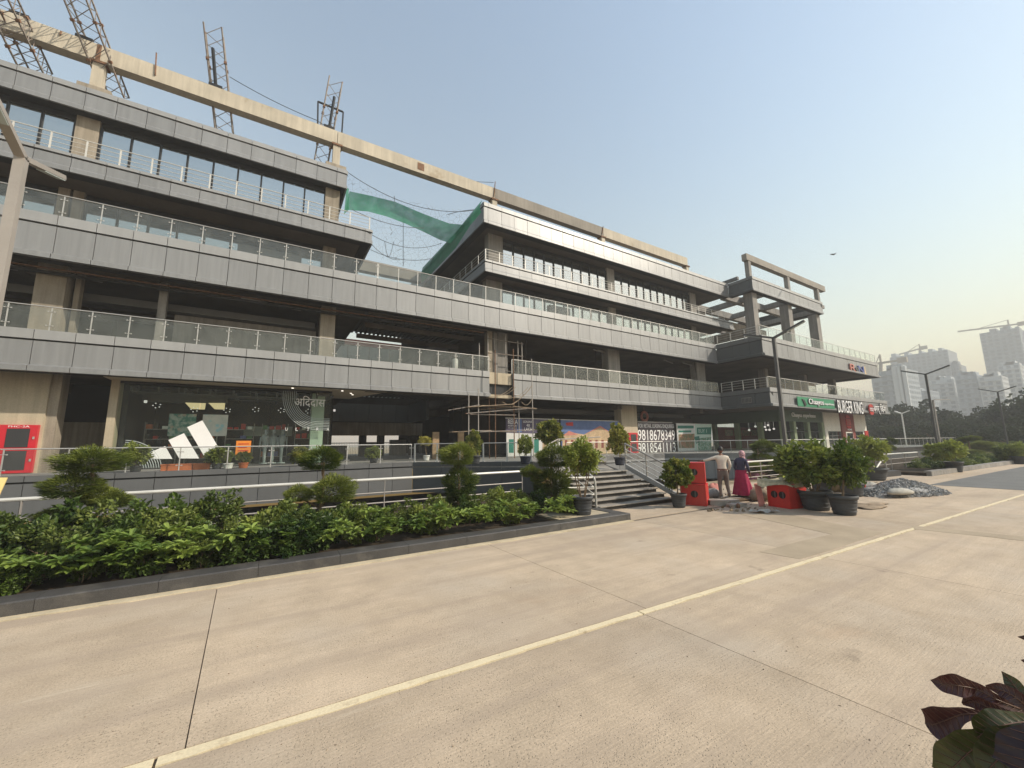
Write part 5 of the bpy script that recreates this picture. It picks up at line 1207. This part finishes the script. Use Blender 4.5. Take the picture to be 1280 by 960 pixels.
crate('single red crate under the torn sack by the largest ficus', 974.5, 634.5, 0, .70, .80, .70, -1.75, 2)
def blob(name, label, cat, c, ax, ay, az, m, seed, rz=0.0, group=None, rough=.16, n=14):
    r = random.Random(seed); b = MB(); rows = []; ph = [r.uniform(0, 6) for _ in range(6)]
    for j in range(9):
        th = math.pi*j/8; row = []
        for k in range(n+1):
            a = 6.283*(k % n)/n; q = 1+rough*(math.sin(3*a+ph[0])*math.sin(2*th+ph[1])+.6*math.sin(5*a+ph[2]+3*th)+.4*math.sin(7*a+ph[3]))
            x_, y_ = ax*q*math.sin(th)*math.cos(a), ay*q*math.sin(th)*math.sin(a); zz = az*q*math.cos(th)
            zz = max(zz, -az*.55); ca, sa = math.cos(rz), math.sin(rz)
            row.append(Vector(c)+Vector((x_*ca-y_*sa, x_*sa+y_*ca, zz+az*.55)))
        rows.append(row)
    b.grid(rows); return tag(b.build(name, m, None, True), label, cat, group)
c = onz(974.5, 634.5, 0)+Vector((.35, 0, 0))
b = MB(); r_ = random.Random(9); rows = []
for j in range(7):
    rows.append([Vector((c.x-.50+k*.125, c.y-.50+j*.17+.05*math.sin(k), .745+.05*math.sin(k*1.7+j)+r_.uniform(0, .08)-(.13 if (j == 0 or k == 0 or k == 8) else 0))) for k in range(9)])
b.grid(rows)
tag(b.build('torn_sack', 'sack_brown', None, True), 'torn fibrous sack spread over the single red crate', 'sack')
def at(px, py, z=0): p = onz(px, py, z); return (p.x, p.y, z)
blob('pink_sack', 'pinkish sack slumped behind the red crate stack', 'sack', at(893, 617), .30, .25, .25, 'brick_pink', 3)
blob('grey_sack', 'grey sack lying behind the granite slab near the man', 'sack', at(892, 622), .34, .26, .20, 'concrete_grey', 4)
blob('white_sack', 'white cement sack lying on the gravel heap', 'sack', at(1125, 618, .12), .50, .20, .14, 'sack', 5, -.4, None, .07); blob('white_sack', 'white cement sack between the red barrier and the gravel', 'sack', at(1088, 613), .45, .28, .2, 'sack', 6, -.5)
blob('brown_sack', 'brown jute sack behind the two big ficus pots', 'sack', at(1045, 614), .55, .4, .45, 'jute', 7)
blob('soil_heap', 'heap of reddish soil and dry grass beside the woman', 'heap', at(950, 625), .45, .4, .26, 'rubble', 8, 0, None, .25); blob('soil_heap', 'low brown soil heap at the foot of the workers', 'heap', at(925, 624), .8, .5, .06, 'soil', 12, 0, None, .3)
blob('soil_heap', 'thin smear of red soil on the concrete near the big pots', 'heap', at(1085, 633), .9, .35, .035, 'rubble', 13, 0, None, .35)
gh = blob('gravel_heap', 'dark grey gravel heap past the big pots', 'heap', at(1128, 617), 1.7, .7, .20, 'gravel', 10, -.25, None, .18, 22)
r_ = random.Random(31); b = MB(); c = Vector(at(1128, 617))
for k in range(4200):
    a, q = r_.random()*6.283, r_.random()**.6; x_, y_ = 2.1*q*math.cos(a), .9*q*math.sin(a); zz = max(0, .52*(1-q**1.3))
    p = c+Vector((x_*.969+y_*.247, -x_*.247+y_*.969, zz)); s_ = r_.uniform(.018, .045); b.obox(p, rv(r_).normalized()*s_, rv(r_).normalized()*s_*.8, rv(r_).normalized()*s_*.7)
st = b.build('gravel_stones', 'gravel', gh); st['kind'] = 'stuff'
def slab_thing(label, px0, py0, px1, py1, d_, h_, m, z=0):
    a, b2 = onz(px0, py0, z), onz(px1, py1, z); u = (b2-a); L = u.length; u.normalize(); v = Vector((-u.y, u.x, 0))
    return tag(MB().obox((a+b2)/2+v*d_/2+Vector((0, 0, h_/2)), u*L/2, v*d_/2, (0, 0, h_/2)).build('stone_slab', m), label, 'slab', 'loose stone slabs')
slab_thing('dark granite slab on the ground before the man', 888, 632, 914, 632.5, .45, .16, 'granite_step'); slab_thing('short granite offcut continuing the slab line', 914.5, 632.8, 925, 630, .4, .15, 'granite_step')
slab_thing('thin pale slab beneath the woman\'s skirt', 908, 625, 930, 624, .4, .06, 'granite_step', .03); slab_thing('pale stone block lying near the white bag', 917, 635, 934, 633, .25, .10, 'granite_step')
a = onz(955, 633, 0); tag(MB().obox((a.x+.1, a.y+.15, .33), (.10, -.04, 0), (.14, .12, .32), (.01, .01, -.02)).build('leaning_tile', 'brick_pink'), 'pink tile leaning against the single red crate', 'tile')
b = MB(); r_ = random.Random(2); c = Vector(at(949, 640)); rows = [[c+Vector((-.32+k*.09, -.18+j*.08-.035*k, .015+r_.uniform(0, .07))) for k in range(8)] for j in range(5)]
tag(b.grid(rows).build('plastic_bag', 'sack', None, True), 'crumpled white plastic bag on the concrete', 'bag')
tag(MB().lathe([(.05, 0), (.055, .02), (.055, .10), (.02, .14)], at(923, 635), 8).build('paint_tin', 'rust'), 'small rusty tin on the pale stone block', 'tin')
blob('pink_bundle', 'pink cloth bundle beside the woman\'s feet', 'bundle', at(938, 619), .22, .2, .18, 'brick_pink', 21)
o = thing('road_barrier', 'red plastic road barrier behind the tapered pot', 'barrier', at(1077, 616))
c = Vector(at(1077, 616)); MB().box(c.x-.3, c.y-.1, 0, c.x+.3, c.y+.1, .12).build('foot', 'red_paint', o)
for s_ in (-.24, .24): MB().box(c.x+s_-.06, c.y-.06, .12, c.x+s_+.06, c.y+.06, .85).build('upright', 'red_paint', o)
for z in (.3, .55, .78): MB().box(c.x-.3, c.y-.05, z, c.x+.3, c.y+.05, z+.12).build('board', 'red_paint', o)
r_ = random.Random(55); b = MB()
for k in range(140):
    px, py = r_.uniform(885, 1000), r_.uniform(612, 640); p = onz(px, py, 0); s_ = r_.uniform(.012, .05); b.obox(p+Vector((0, 0, s_*.5)), rv(r_).normalized()*s_, rv(r_).normalized()*s_, rv(r_).normalized()*s_*.6)
tag(b.build('rubble', 'rubble'), 'scattered chips of stone and brick round the workers', 'rubble', None, 'stuff')
r_ = random.Random(56); b = MB()
for k in range(160):
    px, py = r_.uniform(60, 1270), r_.uniform(690, 940); p = onz(px, py, 0); s_ = r_.uniform(.002, .005); b.obox(p+Vector((0, 0, s_*.4)), rv(r_).normalized()*s_, rv(r_).normalized()*s_, rv(r_).normalized()*s_*.6)
tag(b.build('road_grit', 'rubble'), 'loose grit scattered over the concrete road', 'grit', None, 'stuff')
# ---------------------------------------------------------------- people
def skinned(name, verts, edges, mats, pick, parent, loc, root=0, sub=2):
    me = bpy.data.meshes.new(name); me.from_pydata([v[:3] for v in verts], edges, [])
    tmp = bpy.data.objects.new('tmp_figure', me); COL.objects.link(tmp)
    md = tmp.modifiers.new('skin', 'SKIN'); md.use_smooth_shade = True
    if not me.skin_vertices: me.attributes.new('skin_vertices', 'FLOAT', 'POINT')
    for i, v in enumerate(verts):
        s_ = me.skin_vertices[0].data[i]; s_.radius = (v[3], v[4] if len(v) > 4 else v[3]); s_.use_root = (i == root)
    sb = tmp.modifiers.new('sub', 'SUBSURF'); sb.levels = sub; sb.render_levels = sub
    bpy.context.view_layer.update(); dg = bpy.context.evaluated_depsgraph_get()
    out = bpy.data.meshes.new_from_object(tmp.evaluated_get(dg)); bpy.data.objects.remove(tmp)
    out.materials.clear()
    for q in mats: out.materials.append(MATS[q])
    for p in out.polygons: p.material_index = pick(p.center); p.use_smooth = True
    out.name = name; return put(name, out, parent, loc)
def person_body(parent, loc, V, Eg, mats, pick): return skinned('body', V, Eg, mats, pick, parent, loc)
def hand(V, Eg, wrist, tip, side):
    """palm, four fingers of unequal length with a bend, thumb from the side of the palm"""
    w0, t0 = Vector(V[wrist][:3]), Vector(tip); d = (t0-w0).normalized(); s_ = Vector(side).normalized(); n = d.cross(s_)
    pi = len(V); V.append((*(w0+d*.07), .030, .018)); Eg.append((wrist, pi))
    for q, l in zip((-.027, -.009, .009, .026), (.060, .075, .070, .052)):
        a = len(V); V.append((*(w0+d*.105+s_*q), .0095)); V.append((*(w0+d*(.105+l*.5)+s_*q*1.05+n*.006), .0085)); V.append((*(w0+d*(.105+l*.9)+s_*q*1.05+n*.02), .007)); Eg += [(pi, a), (a, a+1), (a+1, a+2)]
    a = len(V); V.append((*(w0+d*.055-s_*.036), .0105)); V.append((*(w0+d*.10-s_*.052+n*.01), .008)); Eg += [(pi, a), (a, a+1)]
def head(parent, c, fwd, r, skinm, hairm=None, scarf=None):
    f_ = Vector(fwd).normalized(); rt = f_.cross(Vector((0, 0, 1))).normalized(); c = Vector(c); b = MB(); rows = []
    for j in range(13):
        th = math.pi*j/12; row = []
        for k in range(17):
            a = 2*math.pi*(k % 16)/16; x_, y_, zz = math.sin(th)*math.cos(a), math.sin(th)*math.sin(a), math.cos(th)
            sc_ = 1 - (.22 if zz < -.3 else 0)*(-zz-.3); ff = y_*1.12*sc_; ss = x_*.86*sc_
            nose = .16*max(0, 1-((x_/.2)**2+((zz+.12)/.2)**2)) if y_ > 0 else 0; brow = .04*max(0, 1-((zz-.18)/.15)**2) if y_ > .5 else 0
            eye = -.05*max(0, 1-(((abs(x_)-.36)/.16)**2+((zz-.04)/.12)**2)) if y_ > 0 else 0; lip = .05*max(0, 1-((x_/.3)**2+((zz+.48)/.1)**2)) if y_ > 0 else 0
            row.append(c+rt*ss*r+f_*(ff+nose+brow+eye+lip)*r+Vector((0, 0, zz*1.25*r)))
        rows.append(row)
    b.grid(rows)
    for s_ in (-1, 1): b.obox(c+rt*s_*r*.88-f_*r*.02, rt*.012, f_*.02, (0, 0, .032))
    b.build('head', skinm, parent, True)
    for s_ in (-1, 1): MB().lathe([(.001, -.010), (.009, -.004), (.009, .004), (.001, .010)], c+rt*s_*r*.34+f_*r*.98+Vector((0, 0, .04*r)), 8).build('eye', 'black', parent)
    MB().obox(c+f_*r*.98-Vector((0, 0, .62*r)), rt*.022, f_*.004, (0, 0, .004)).build('mouth', 'maroon', parent)
    if hairm or scarf:
        b = MB(); rows = []
        for j in range(8):
            th = (math.pi*.56 if hairm else math.pi*.66)*j/7; row = []
            for k in range(17):
                a = 2*math.pi*(k % 16)/16; x_, y_, zz = math.sin(th)*math.cos(a), math.sin(th)*math.sin(a), math.cos(th); g = 1.10 if hairm else 1.2
                lim = .15 if y_ > .55 else -.9
                zz = max(zz, lim); row.append(c+rt*x_*.88*r*g+f_*(y_*1.06-.05)*r*g+Vector((0, 0, zz*1.24*r*g+.004)))
            rows.append(row)
        b.grid(rows)
        if scarf:
            rows2 = [[rows[-1][k]+Vector((0, 0, -.0)) for k in range(17)], [c+(rows[-1][k]-c)*1.05-f_*.02-Vector((0, 0, .10)) for k in range(17)], [c+(rows[-1][k]-c)*1.25-f_*.03-Vector((0, 0, .20)) for k in range(17)]]
            b.grid([r2[6:] if False else r2 for r2 in rows2])
        b.build('headscarf' if scarf else 'hair', scarf or hairm, parent, True)
# the man: seen from behind, one arm out to the crate
mpos = onz(906, 622, .10); mpos = Vector((mpos.x, mpos.y, .10))
man = thing('person', 'person in a pale shirt and grey-brown trousers seen from behind, hand on the crates', 'person', mpos)
f_ = Vector((.62, .78, 0)).normalized(); rt = f_.cross(Vector((0, 0, 1))).normalized()
def P(s_, f2, z): return tuple(rt*s_+f_*f2+Vector((0, 0, z)))
crt = Vector((WL['red_crate.001'].x, WL['red_crate.001'].y, 1.35))-mpos
hx, hf = crt.dot(rt)+.22, crt.dot(f_)+.05
hd = max(-.72, hx)
V = [(*P(0, 0, .90), .155, .115), (*P(0, .01, 1.05), .145, .105), (*P(0, .02, 1.22), .17, .115), (*P(0, .02, 1.36), .185, .105), (*P(0, .04, 1.45), .06, .06), (*P(0, .06, 1.52), .052, .052),
     (*P(-.19, .02, 1.37), .068), (*P(-.42, .02, 1.30), .052), (*P(-.63, .05, 1.25), .040), (*P(.20, .02, 1.37), .068), (*P(.26, -.03, 1.10), .052), (*P(.24, .10, .90), .038),
     (*P(-.09, 0, .80), .10, .10), (*P(-.11, .03, .46), .072), (*P(-.13, -.05, .09), .050), (*P(-.14, .10, .04), .040, .03), (*P(.10, 0, .80), .10, .10), (*P(.13, .05, .46), .072), (*P(.16, -.02, .09), .050), (*P(.18, .13, .04), .040, .03)]
Eg = [(0, 1), (1, 2), (2, 3), (3, 4), (4, 5), (3, 6), (6, 7), (7, 8), (3, 9), (9, 10), (10, 11), (0, 12), (12, 13), (13, 14), (14, 15), (0, 16), (16, 17), (17, 18), (18, 19)]
hand(V, Eg, 8, P(-.84, .07, 1.23), (f_.x, f_.y, 0)); hand(V, Eg, 11, P(.23, .16, .72), (f_.x, f_.y, 0))
def pick_m(c):
    s_, z = c.dot(rt), c.z
    if z > 1.44: return 2
    if z < .07: return 3
    if s_ < -.60 or (s_ > .15 and z < .89 and z > .66 and abs(s_-.24) < .07 and c.dot(f_) > .05): return 2
    return 0 if z > .93 else 1
person_body(man, mpos, V, Eg, ('shirt', 'trousers', 'skin', 'charcoal'), pick_m)
head(man, mpos+Vector(P(.02, .09, 1.625)), f_+rt*.35, .098, 'skin', 'hair')
b = MB(); rows = [[Vector(mpos)+Vector(P(.175*math.cos(6.283*k/18), .125*math.sin(6.283*k/18)+.004, z)) for k in range(19)] for z in (.93, .985)]
b.grid(rows).build('belt', 'belt', man, True)
# the woman: cardigan, long skirt, headscarf, half turned away
wpos = onz(929, 621, .08); wpos = Vector((wpos.x, wpos.y, .08))
wom = thing('person', 'person in a dark cardigan, long magenta skirt and patterned headscarf, looking down', 'person', wpos)
f_ = Vector((.86, .05, 0)).normalized(); rt = f_.cross(Vector((0, 0, 1))).normalized()
V = [(*P(0, 0, .84), .15, .12), (*P(0, .02, 1.0), .14, .11), (*P(0, .05, 1.16), .16, .115), (*P(0, .07, 1.27), .155, .09), (*P(0, .12, 1.35), .055), (*P(0, .16, 1.40), .048),
     (*P(-.17, .06, 1.27), .062), (*P(-.23, .04, 1.02), .050), (*P(-.20, .16, .84), .036), (*P(.17, .06, 1.27), .062), (*P(.24, .02, 1.02), .050), (*P(.23, .14, .82), .036),
     (*P(-.09, 0, .70), .10), (*P(-.10, .02, .40), .07), (*P(-.10, -.03, .08), .045), (*P(-.10, .11, .03), .038, .028), (*P(.09, 0, .70), .10), (*P(.10, .06, .40), .07), (*P(.10, .05, .08), .045), (*P(.10, .18, .03), .038, .028)]
Eg = [(0, 1), (1, 2), (2, 3), (3, 4), (4, 5), (3, 6), (6, 7), (7, 8), (3, 9), (9, 10), (10, 11), (0, 12), (12, 13), (13, 14), (14, 15), (0, 16), (16, 17), (17, 18), (18, 19)]
hand(V, Eg, 8, P(-.19, .24, .70), (f_.x, f_.y, 0)); hand(V, Eg, 11, P(.22, .2, .66), (f_.x, f_.y, 0))
person_body(wom, wpos, V, Eg, ('cardigan', 'skin'), lambda c: 1 if (c.z > 1.36 or c.z < .14 or (abs(c.dot(rt)) > .14 and c.z < .86)) else 0)
head(wom, wpos+Vector(P(0, .21, 1.475)), f_*.9-Vector((0, 0, .25))+rt*.2, .092, 'skin', None, 'scarf')
b = MB(); rows = []
for j in range(9):
    t = j/8; row = []
    for k in range(37):
        a = 6.283*(k % 36)/36; fold = 1+.10*t*math.sin(9*a+.8*t)+.05*t*math.sin(5*a+1); rx_, ry_ = (.165+.17*t)*fold, (.135+.15*t)*fold
        row.append(wpos+Vector(P(rx_*math.cos(a), ry_*math.sin(a)+.01+.03*t, .93-.86*t)))
    rows.append(row)
b.grid(rows).build('skirt', 'skirt', wom, True)
# ---------------------------------------------------------------- red-leaved plant at the photographer's elbow
o = thing('red_leaf_plant', 'dark red-leaved plant cut by the lower corner of the picture', 'plant', (1.36, .22, 0))
MB().tube((1.36, .20, 0), (1.30, .23, 1.50), .028, .02, 8).build('stem', 'bark', o); MB().lathe([(.16, 0), (.2, .05), (.25, .45), (.26, .5), (.24, .5), (.001, .46)], (1.36, .2, 0), 16).build('pot', 'pot', o)
def blade(pts, widths, m, lift=.10):
    """a leaf along pixel points (x, y, distance) with half-widths in metres: raised margins, pleats at the side veins, a midrib"""
    C_ = [CAM+ray(x_, y_).normalized()*d for x_, y_, d in pts]; n = len(C_); fine = []
    for k in range(n-1):
        for q in range(9):
            t = q/9; p0, p1, p2, p3 = C_[max(0, k-1)], C_[k], C_[k+1], C_[min(n-1, k+2)]
            w0, w1, w2, w3 = widths[max(0, k-1)], widths[k], widths[k+1], widths[min(n-1, k+2)]
            cr = lambda a, b2, c, d: .5*((2*b2)+(c-a)*t+(2*a-5*b2+4*c-d)*t*t+(3*b2-a-3*c+d)*t**3)
            fine.append((cr(p0, p1, p2, p3), max(.0004, cr(w0, w1, w2, w3))))
    fine.append((C_[-1], widths[-1])); rows = []; mid = []
    for k, (p, w_) in enumerate(fine):
        d = (fine[min(k+1, len(fine)-1)][0]-fine[max(k-1, 0)][0]).normalized(); vw = (p-CAM).normalized(); s_ = d.cross(vw).normalized(); up = -vw; row = []
        wave = .05*math.sin(k*.55+len(pts))
        for q in range(-4, 5):
            e = q/4; row.append(p+s_*w_*e*(1+wave)+up*w_*(lift*2.4*e*e+.05*math.sin(k*1.55-abs(e)*2.5)*abs(e)+.22*e*math.sin(k*.13)))
        rows.append(row); mid.append(p+up*.0012)
    lf = MB().grid(rows).build('leaf', m, o, True)
    r_ = MB()
    for k in range(0, len(mid)-2, 2): r_.tube(mid[k], mid[k+2], .0014*(1-k/len(mid)*.7), None, 5, False)
    for k in range(3, len(mid)-3, 3):
        for sd_ in (0, 8): r_.tube(mid[k], rows[min(k+3, len(rows)-1)][sd_].lerp(mid[k], .12)-(mid[k]-CAM).normalized()*.001, .0006, .0003, 4, False)
    r_.build('midrib', 'leaf_rib', lf, True)
    return lf
leafmat('leaf_rib', (.10, .045, .03), (.15, .08, .05), .4, .1, .4, 9)
D = 1.25
blade(((1295, 893, D+.05), (1270, 884, D+.02), (1245, 874, D), (1222, 862, D), (1198, 857, D-.02), (1178, 855, D-.02), (1163, 850, D-.02)), (.006, .008, .009, .011, .017, .013, .0005), 'leaf_red')
blade(((1290, 899, D+.06), (1262, 893, D+.04), (1240, 886, D+.03), (1218, 877, D+.03), (1203, 880, D+.03)), (.005, .009, .011, .014, .002), 'leaf_red')
blade(((1295, 905, D), (1262, 899, D-.03), (1232, 893, D-.04), (1204, 893, D-.05), (1180, 901, D-.05), (1165, 906, D-.05), (1157, 906, D-.05)), (.004, .006, .005, .010, .020, .022, .002), 'leaf_red')
blade(((1294, 890, D), (1276, 868, D), (1264, 852, D), (1252, 839, D)), (.008, .012, .010, .0005), 'leaf_olive')
blade(((1295, 893, D), (1270, 872, D-.01), (1250, 862, D-.01), (1232, 858, D)), (.006, .012, .010, .002), 'leaf_red')
blade(((1300, 903, D-.06), (1275, 903, D-.08), (1250, 908, D-.1), (1232, 915, D-.1), (1222, 922, D-.1)), (.006, .014, .022, .018, .002), 'leaf_olive')
blade(((1295, 906, D-.08), (1265, 918, D-.1), (1240, 926, D-.1), (1216, 937, D-.1), (1198, 953, D-.1), (1180, 972, D-.1)), (.004, .008, .017, .024, .028, .016), 'leaf_olive')
blade(((1300, 910, D-.1), (1282, 920, D-.12), (1262, 936, D-.12), (1242, 955, D-.12), (1226, 975, D-.12)), (.004, .016, .026, .022, .004), 'leaf_olive')
blade(((1300, 805, D), (1288, 799, D), (1272, 796, D)), (.010, .007, .0005), 'leaf_red'); blade(((1300, 832, D), (1286, 828, D), (1276, 825, D)), (.008, .006, .0005), 'leaf_red')
blade(((1300, 915, D-.15), (1288, 940, D-.16), (1280, 970, D-.16)), (.015, .03, .03), 'leaf_red')
# ---------------------------------------------------------------- far towers, cranes, tree belt, haze
def tower(label, px0, px1, pyt, X, depth, wallm='tower_wall', winm='tower_window', storeys=None, bands=True, bays=None):
    a, b2 = onx(px0, pyt, X), onx(px1, pyt, X); y1, y0, h = max(a.y, b2.y), min(a.y, b2.y), max(a.z, b2.z)
    o = thing('tower_block', label, 'building', (X, (y0+y1)/2, 0), 'far apartment towers')
    MB().box(X, y0, -1, X+depth, y1, h).build('wall', wallm, o)
    st = storeys or max(4, int(h/3.1)); bays = bays or max(3, int((y1-y0)/3.4)); w_ = (y1-y0)/bays; wn = MB(); bl = MB(); r = random.Random(int(px0))
    for s_ in range(st):
        z0 = h*s_/st
        for k in range(bays):
            if r.random() < .92: wn.box(X-.06, y0+w_*(k+.22), z0+h/st*.25, X-.01, y0+w_*(k+.78), z0+h/st*.85)
        for k in range(max(2, int(depth/4))):
            q = depth/max(2, int(depth/4)); wn.box(X+q*(k+.2), y1+.01, z0+h/st*.25, X+q*(k+.75), y1+.06, z0+h/st*.8); wn.box(X+q*(k+.2), y0-.06, z0+h/st*.25, X+q*(k+.75), y0-.01, z0+h/st*.8)
        if bands: bl.box(X-1.1, y0+.2, z0, X-.07, y1-.2, z0+.3)
    q = wn.build('windows', winm, o); q['kind'] = 'stuff'
    if bands: q = bl.build('balcony_slabs', wallm, o); q['kind'] = 'stuff'
    r = random.Random(int(px1)); rt_ = MB()
    for k in range(5):
        yy = r.uniform(y0, y1-3); rt_.box(X+1, yy, h, X+depth*.5, yy+r.uniform(1, 4), h+r.uniform(1, 3.5))
    rt_.build('roof_structure', wallm, o); return o, h
tower('nearest far block with two pale vertical fins beside the restaurant', 1088, 1133, 466, 330, 22, 'tower_wall')
for px in (1118, 1124, 1129):
    c = onx(px, 462, 329); MB().box(328.2, c.y-1.2, -1, 329.9, c.y+1.2, c.z+2).build('fin', 'tower_white', bpy.data.objects['tower_block'])
tower('wide hazy tower with a stepped roof behind the second street lamp', 1112, 1186, 447, 520, 30, 'tower_wall'); tower('lower stepped shoulder of the wide hazy tower', 1187, 1198, 456, 524, 26)
tower('white balcony block below the wide hazy tower', 1162, 1192, 476, 420, 20, 'tower_white'); tower('grey middle block between the two white balcony blocks', 1193, 1221, 470, 400, 20); tower('white balcony block beneath the tallest tower', 1222, 1252, 472, 395, 20, 'tower_white')
tower('tallest hazy tower under construction at the picture edge', 1224, 1275, 417, 520, 30); tower('twin of the tallest tower, cut by the picture edge', 1276, 1300, 414, 540, 30); tower('mid-height pale tower in front of the tallest one', 1246, 1275, 458, 440, 20, 'tower_white')
tower('low grey block between trees and the first tower', 1134, 1162, 490, 360, 20)
def crane(label, px, pyb, pyt, pxa, pya, pxb, pyb2, X):
    b_, t_, a, c = onx(px, pyb, X), onx(px, pyt, X), onx(pxa, pya, X), onx(pxb, pyb2, X)
    o = thing('tower_crane', label, 'crane', b_, 'tower cranes on the far towers'); MB().bar(b_, t_, 1.6, 1.6).build('mast', 'crane', o); MB().bar(a, c, 1.2, 1.2).build('jib', 'crane', o)
    MB().bar(t_, t_+Vector((0, 0, 5)), .9, .9).build('apex', 'crane', o); MB().bar(t_+Vector((0, 0, 5)), a.lerp(t_, .35), .4, .4).build('tie_bar', 'crane', o); MB().obox(c, (1, 0, 0), (0, 2.2, 0), (0, 0, 1.6)).build('counterweight', 'crane', o)
crane('pale crane above the wide hazy tower', 1150, 446, 436.5, 1124, 443, 1155, 434.5, 525); crane('crane on the tallest tower', 1261, 416, 407, 1197, 414.5, 1277, 404.5, 525); crane('dark crane seen just past the upper terrace corner', 1101, 470, 452.5, 1092, 455, 1128, 450, 335)
# trees: trunk and a crown of loose leaf clumps
FAR = [bush_mesh(200+k, 2600, .13, .10, 46, .75, .85, -.75, 'leaf_far', .26) for k in range(4)]
def tree(label, px, pyt, X, hw, k):
    t_ = onx(px, pyt, X); w_ = hw/pxm(t_); h = t_.z; o = thing('tree', label, 'tree', (X, t_.y, 0), 'trees of the belt below the towers'); r = random.Random(k)
    b = MB(); top = Vector((X, t_.y, h*.6)); b.tube((X, t_.y, -.5), top, .32, .16, 8, False)
    for j in range(5):
        a = j*1.26+r.random(); b.tube((X, t_.y, h*.3), (X+w_*.5*math.cos(a), t_.y+w_*.5*math.sin(a), h*.65), .14, .06, 6, False)
    b.build('trunk', 'bark', o); put('crown', FAR[k % 4], o, (X, t_.y, h*.56), k*1.3, (w_, w_, h*.47))
names = ['rounded', 'broad', 'tall', 'dense', 'ragged', 'spreading', 'low', 'full']
for i, (px, py, X, hw) in enumerate(((1098, 508, 118, 30), (1118, 512, 105, 26), (1135, 506, 125, 24), (1150, 504, 130, 26), (1172, 512, 112, 24), (1188, 514, 122, 24), (1205, 522, 100, 22), (1222, 512, 120, 22), (1240, 512, 105, 24), (1256, 502, 115, 26), (1272, 496, 108, 28), (1292, 490, 112, 32), (1160, 530, 88, 22), (1200, 534, 90, 22), (1240, 530, 88, 24), (1275, 524, 86, 26), (1110, 532, 90, 24), (1180, 540, 80, 20), (1222, 540, 80, 20), (1262, 540, 80, 22), (1130, 538, 84, 20))):
    tree('%s dark tree in the belt below the towers, tree %s from the restaurant corner' % (names[i % 8], ('first second third fourth fifth sixth seventh eighth ninth tenth eleventh twelfth thirteenth fourteenth fifteenth sixteenth seventeenth eighteenth nineteenth twentieth last').split()[i]), px, py, X, hw, i)
for i in range(34):        # the belt goes on outside the frame and behind the building
    r = random.Random(900+i); X = 95+r.uniform(0, 40); yy = -60+i*4.2 if i < 20 else 50+(i-20)*7
    if not -26 < yy < 13: continue
    h = r.uniform(9, 13); o = thing('tree', 'dark tree of the belt where it runs on past the picture edge', 'tree', (X, yy, 0), 'trees of the belt outside the picture'); MB().tube((X, yy, -.5), (X, yy, h*.6), .3, .15, 7, False).build('trunk', 'bark', o); put('crown', FAR[i % 4], o, (X, yy, h*.56), i, (5.5, 5.5, h*.47))
# a kite gliding in the haze
c = CAM+ray(1041, 318).normalized()*60; o = thing('bird', 'small dark bird gliding in the pale sky', 'bird', c)
b = MB(); b.lathe([(.001, -.3), (.06, -.2), (.09, 0), (.06, .18), (.001, .3)], (0, 0, 0), 7); b.v = [(c.x+y_*1+z_*.9, c.y-z_*.5, c.z+x_) for x_, y_, z_ in b.v]
u = Vector((.88, -.47, 0)); v = Vector((.3, .6, .25))
for s_ in (-1, 1): b.add([c+u*.15, c+v*s_*.5+u*.18+Vector((0, 0, .12)), c+v*s_*1.0-u*.12+Vector((0, 0, .1)), c+v*s_*.5-u*.12+Vector((0, 0, .08)), c-u*.12], [(0, 1, 2, 3, 4)])
b.build('body', 'black', o)
# hazy air: one even volume round camera and scene
m, t, out = nodes('haze_air'); pv = N(t, 'ShaderNodeVolumePrincipled'); pv.inputs['Color'].default_value = (.98, .97, .95, 1); pv.inputs['Density'].default_value = .0015; pv.inputs['Anisotropy'].default_value = 0.0
t.links.new(pv.outputs[0], out.inputs['Volume'])
hz = MB().box(-901, -701, -5, 1601, 1201, 115).build('haze', 'haze_air'); tag(hz, 'pale smoggy air over the whole place', 'haze', None, 'stuff')
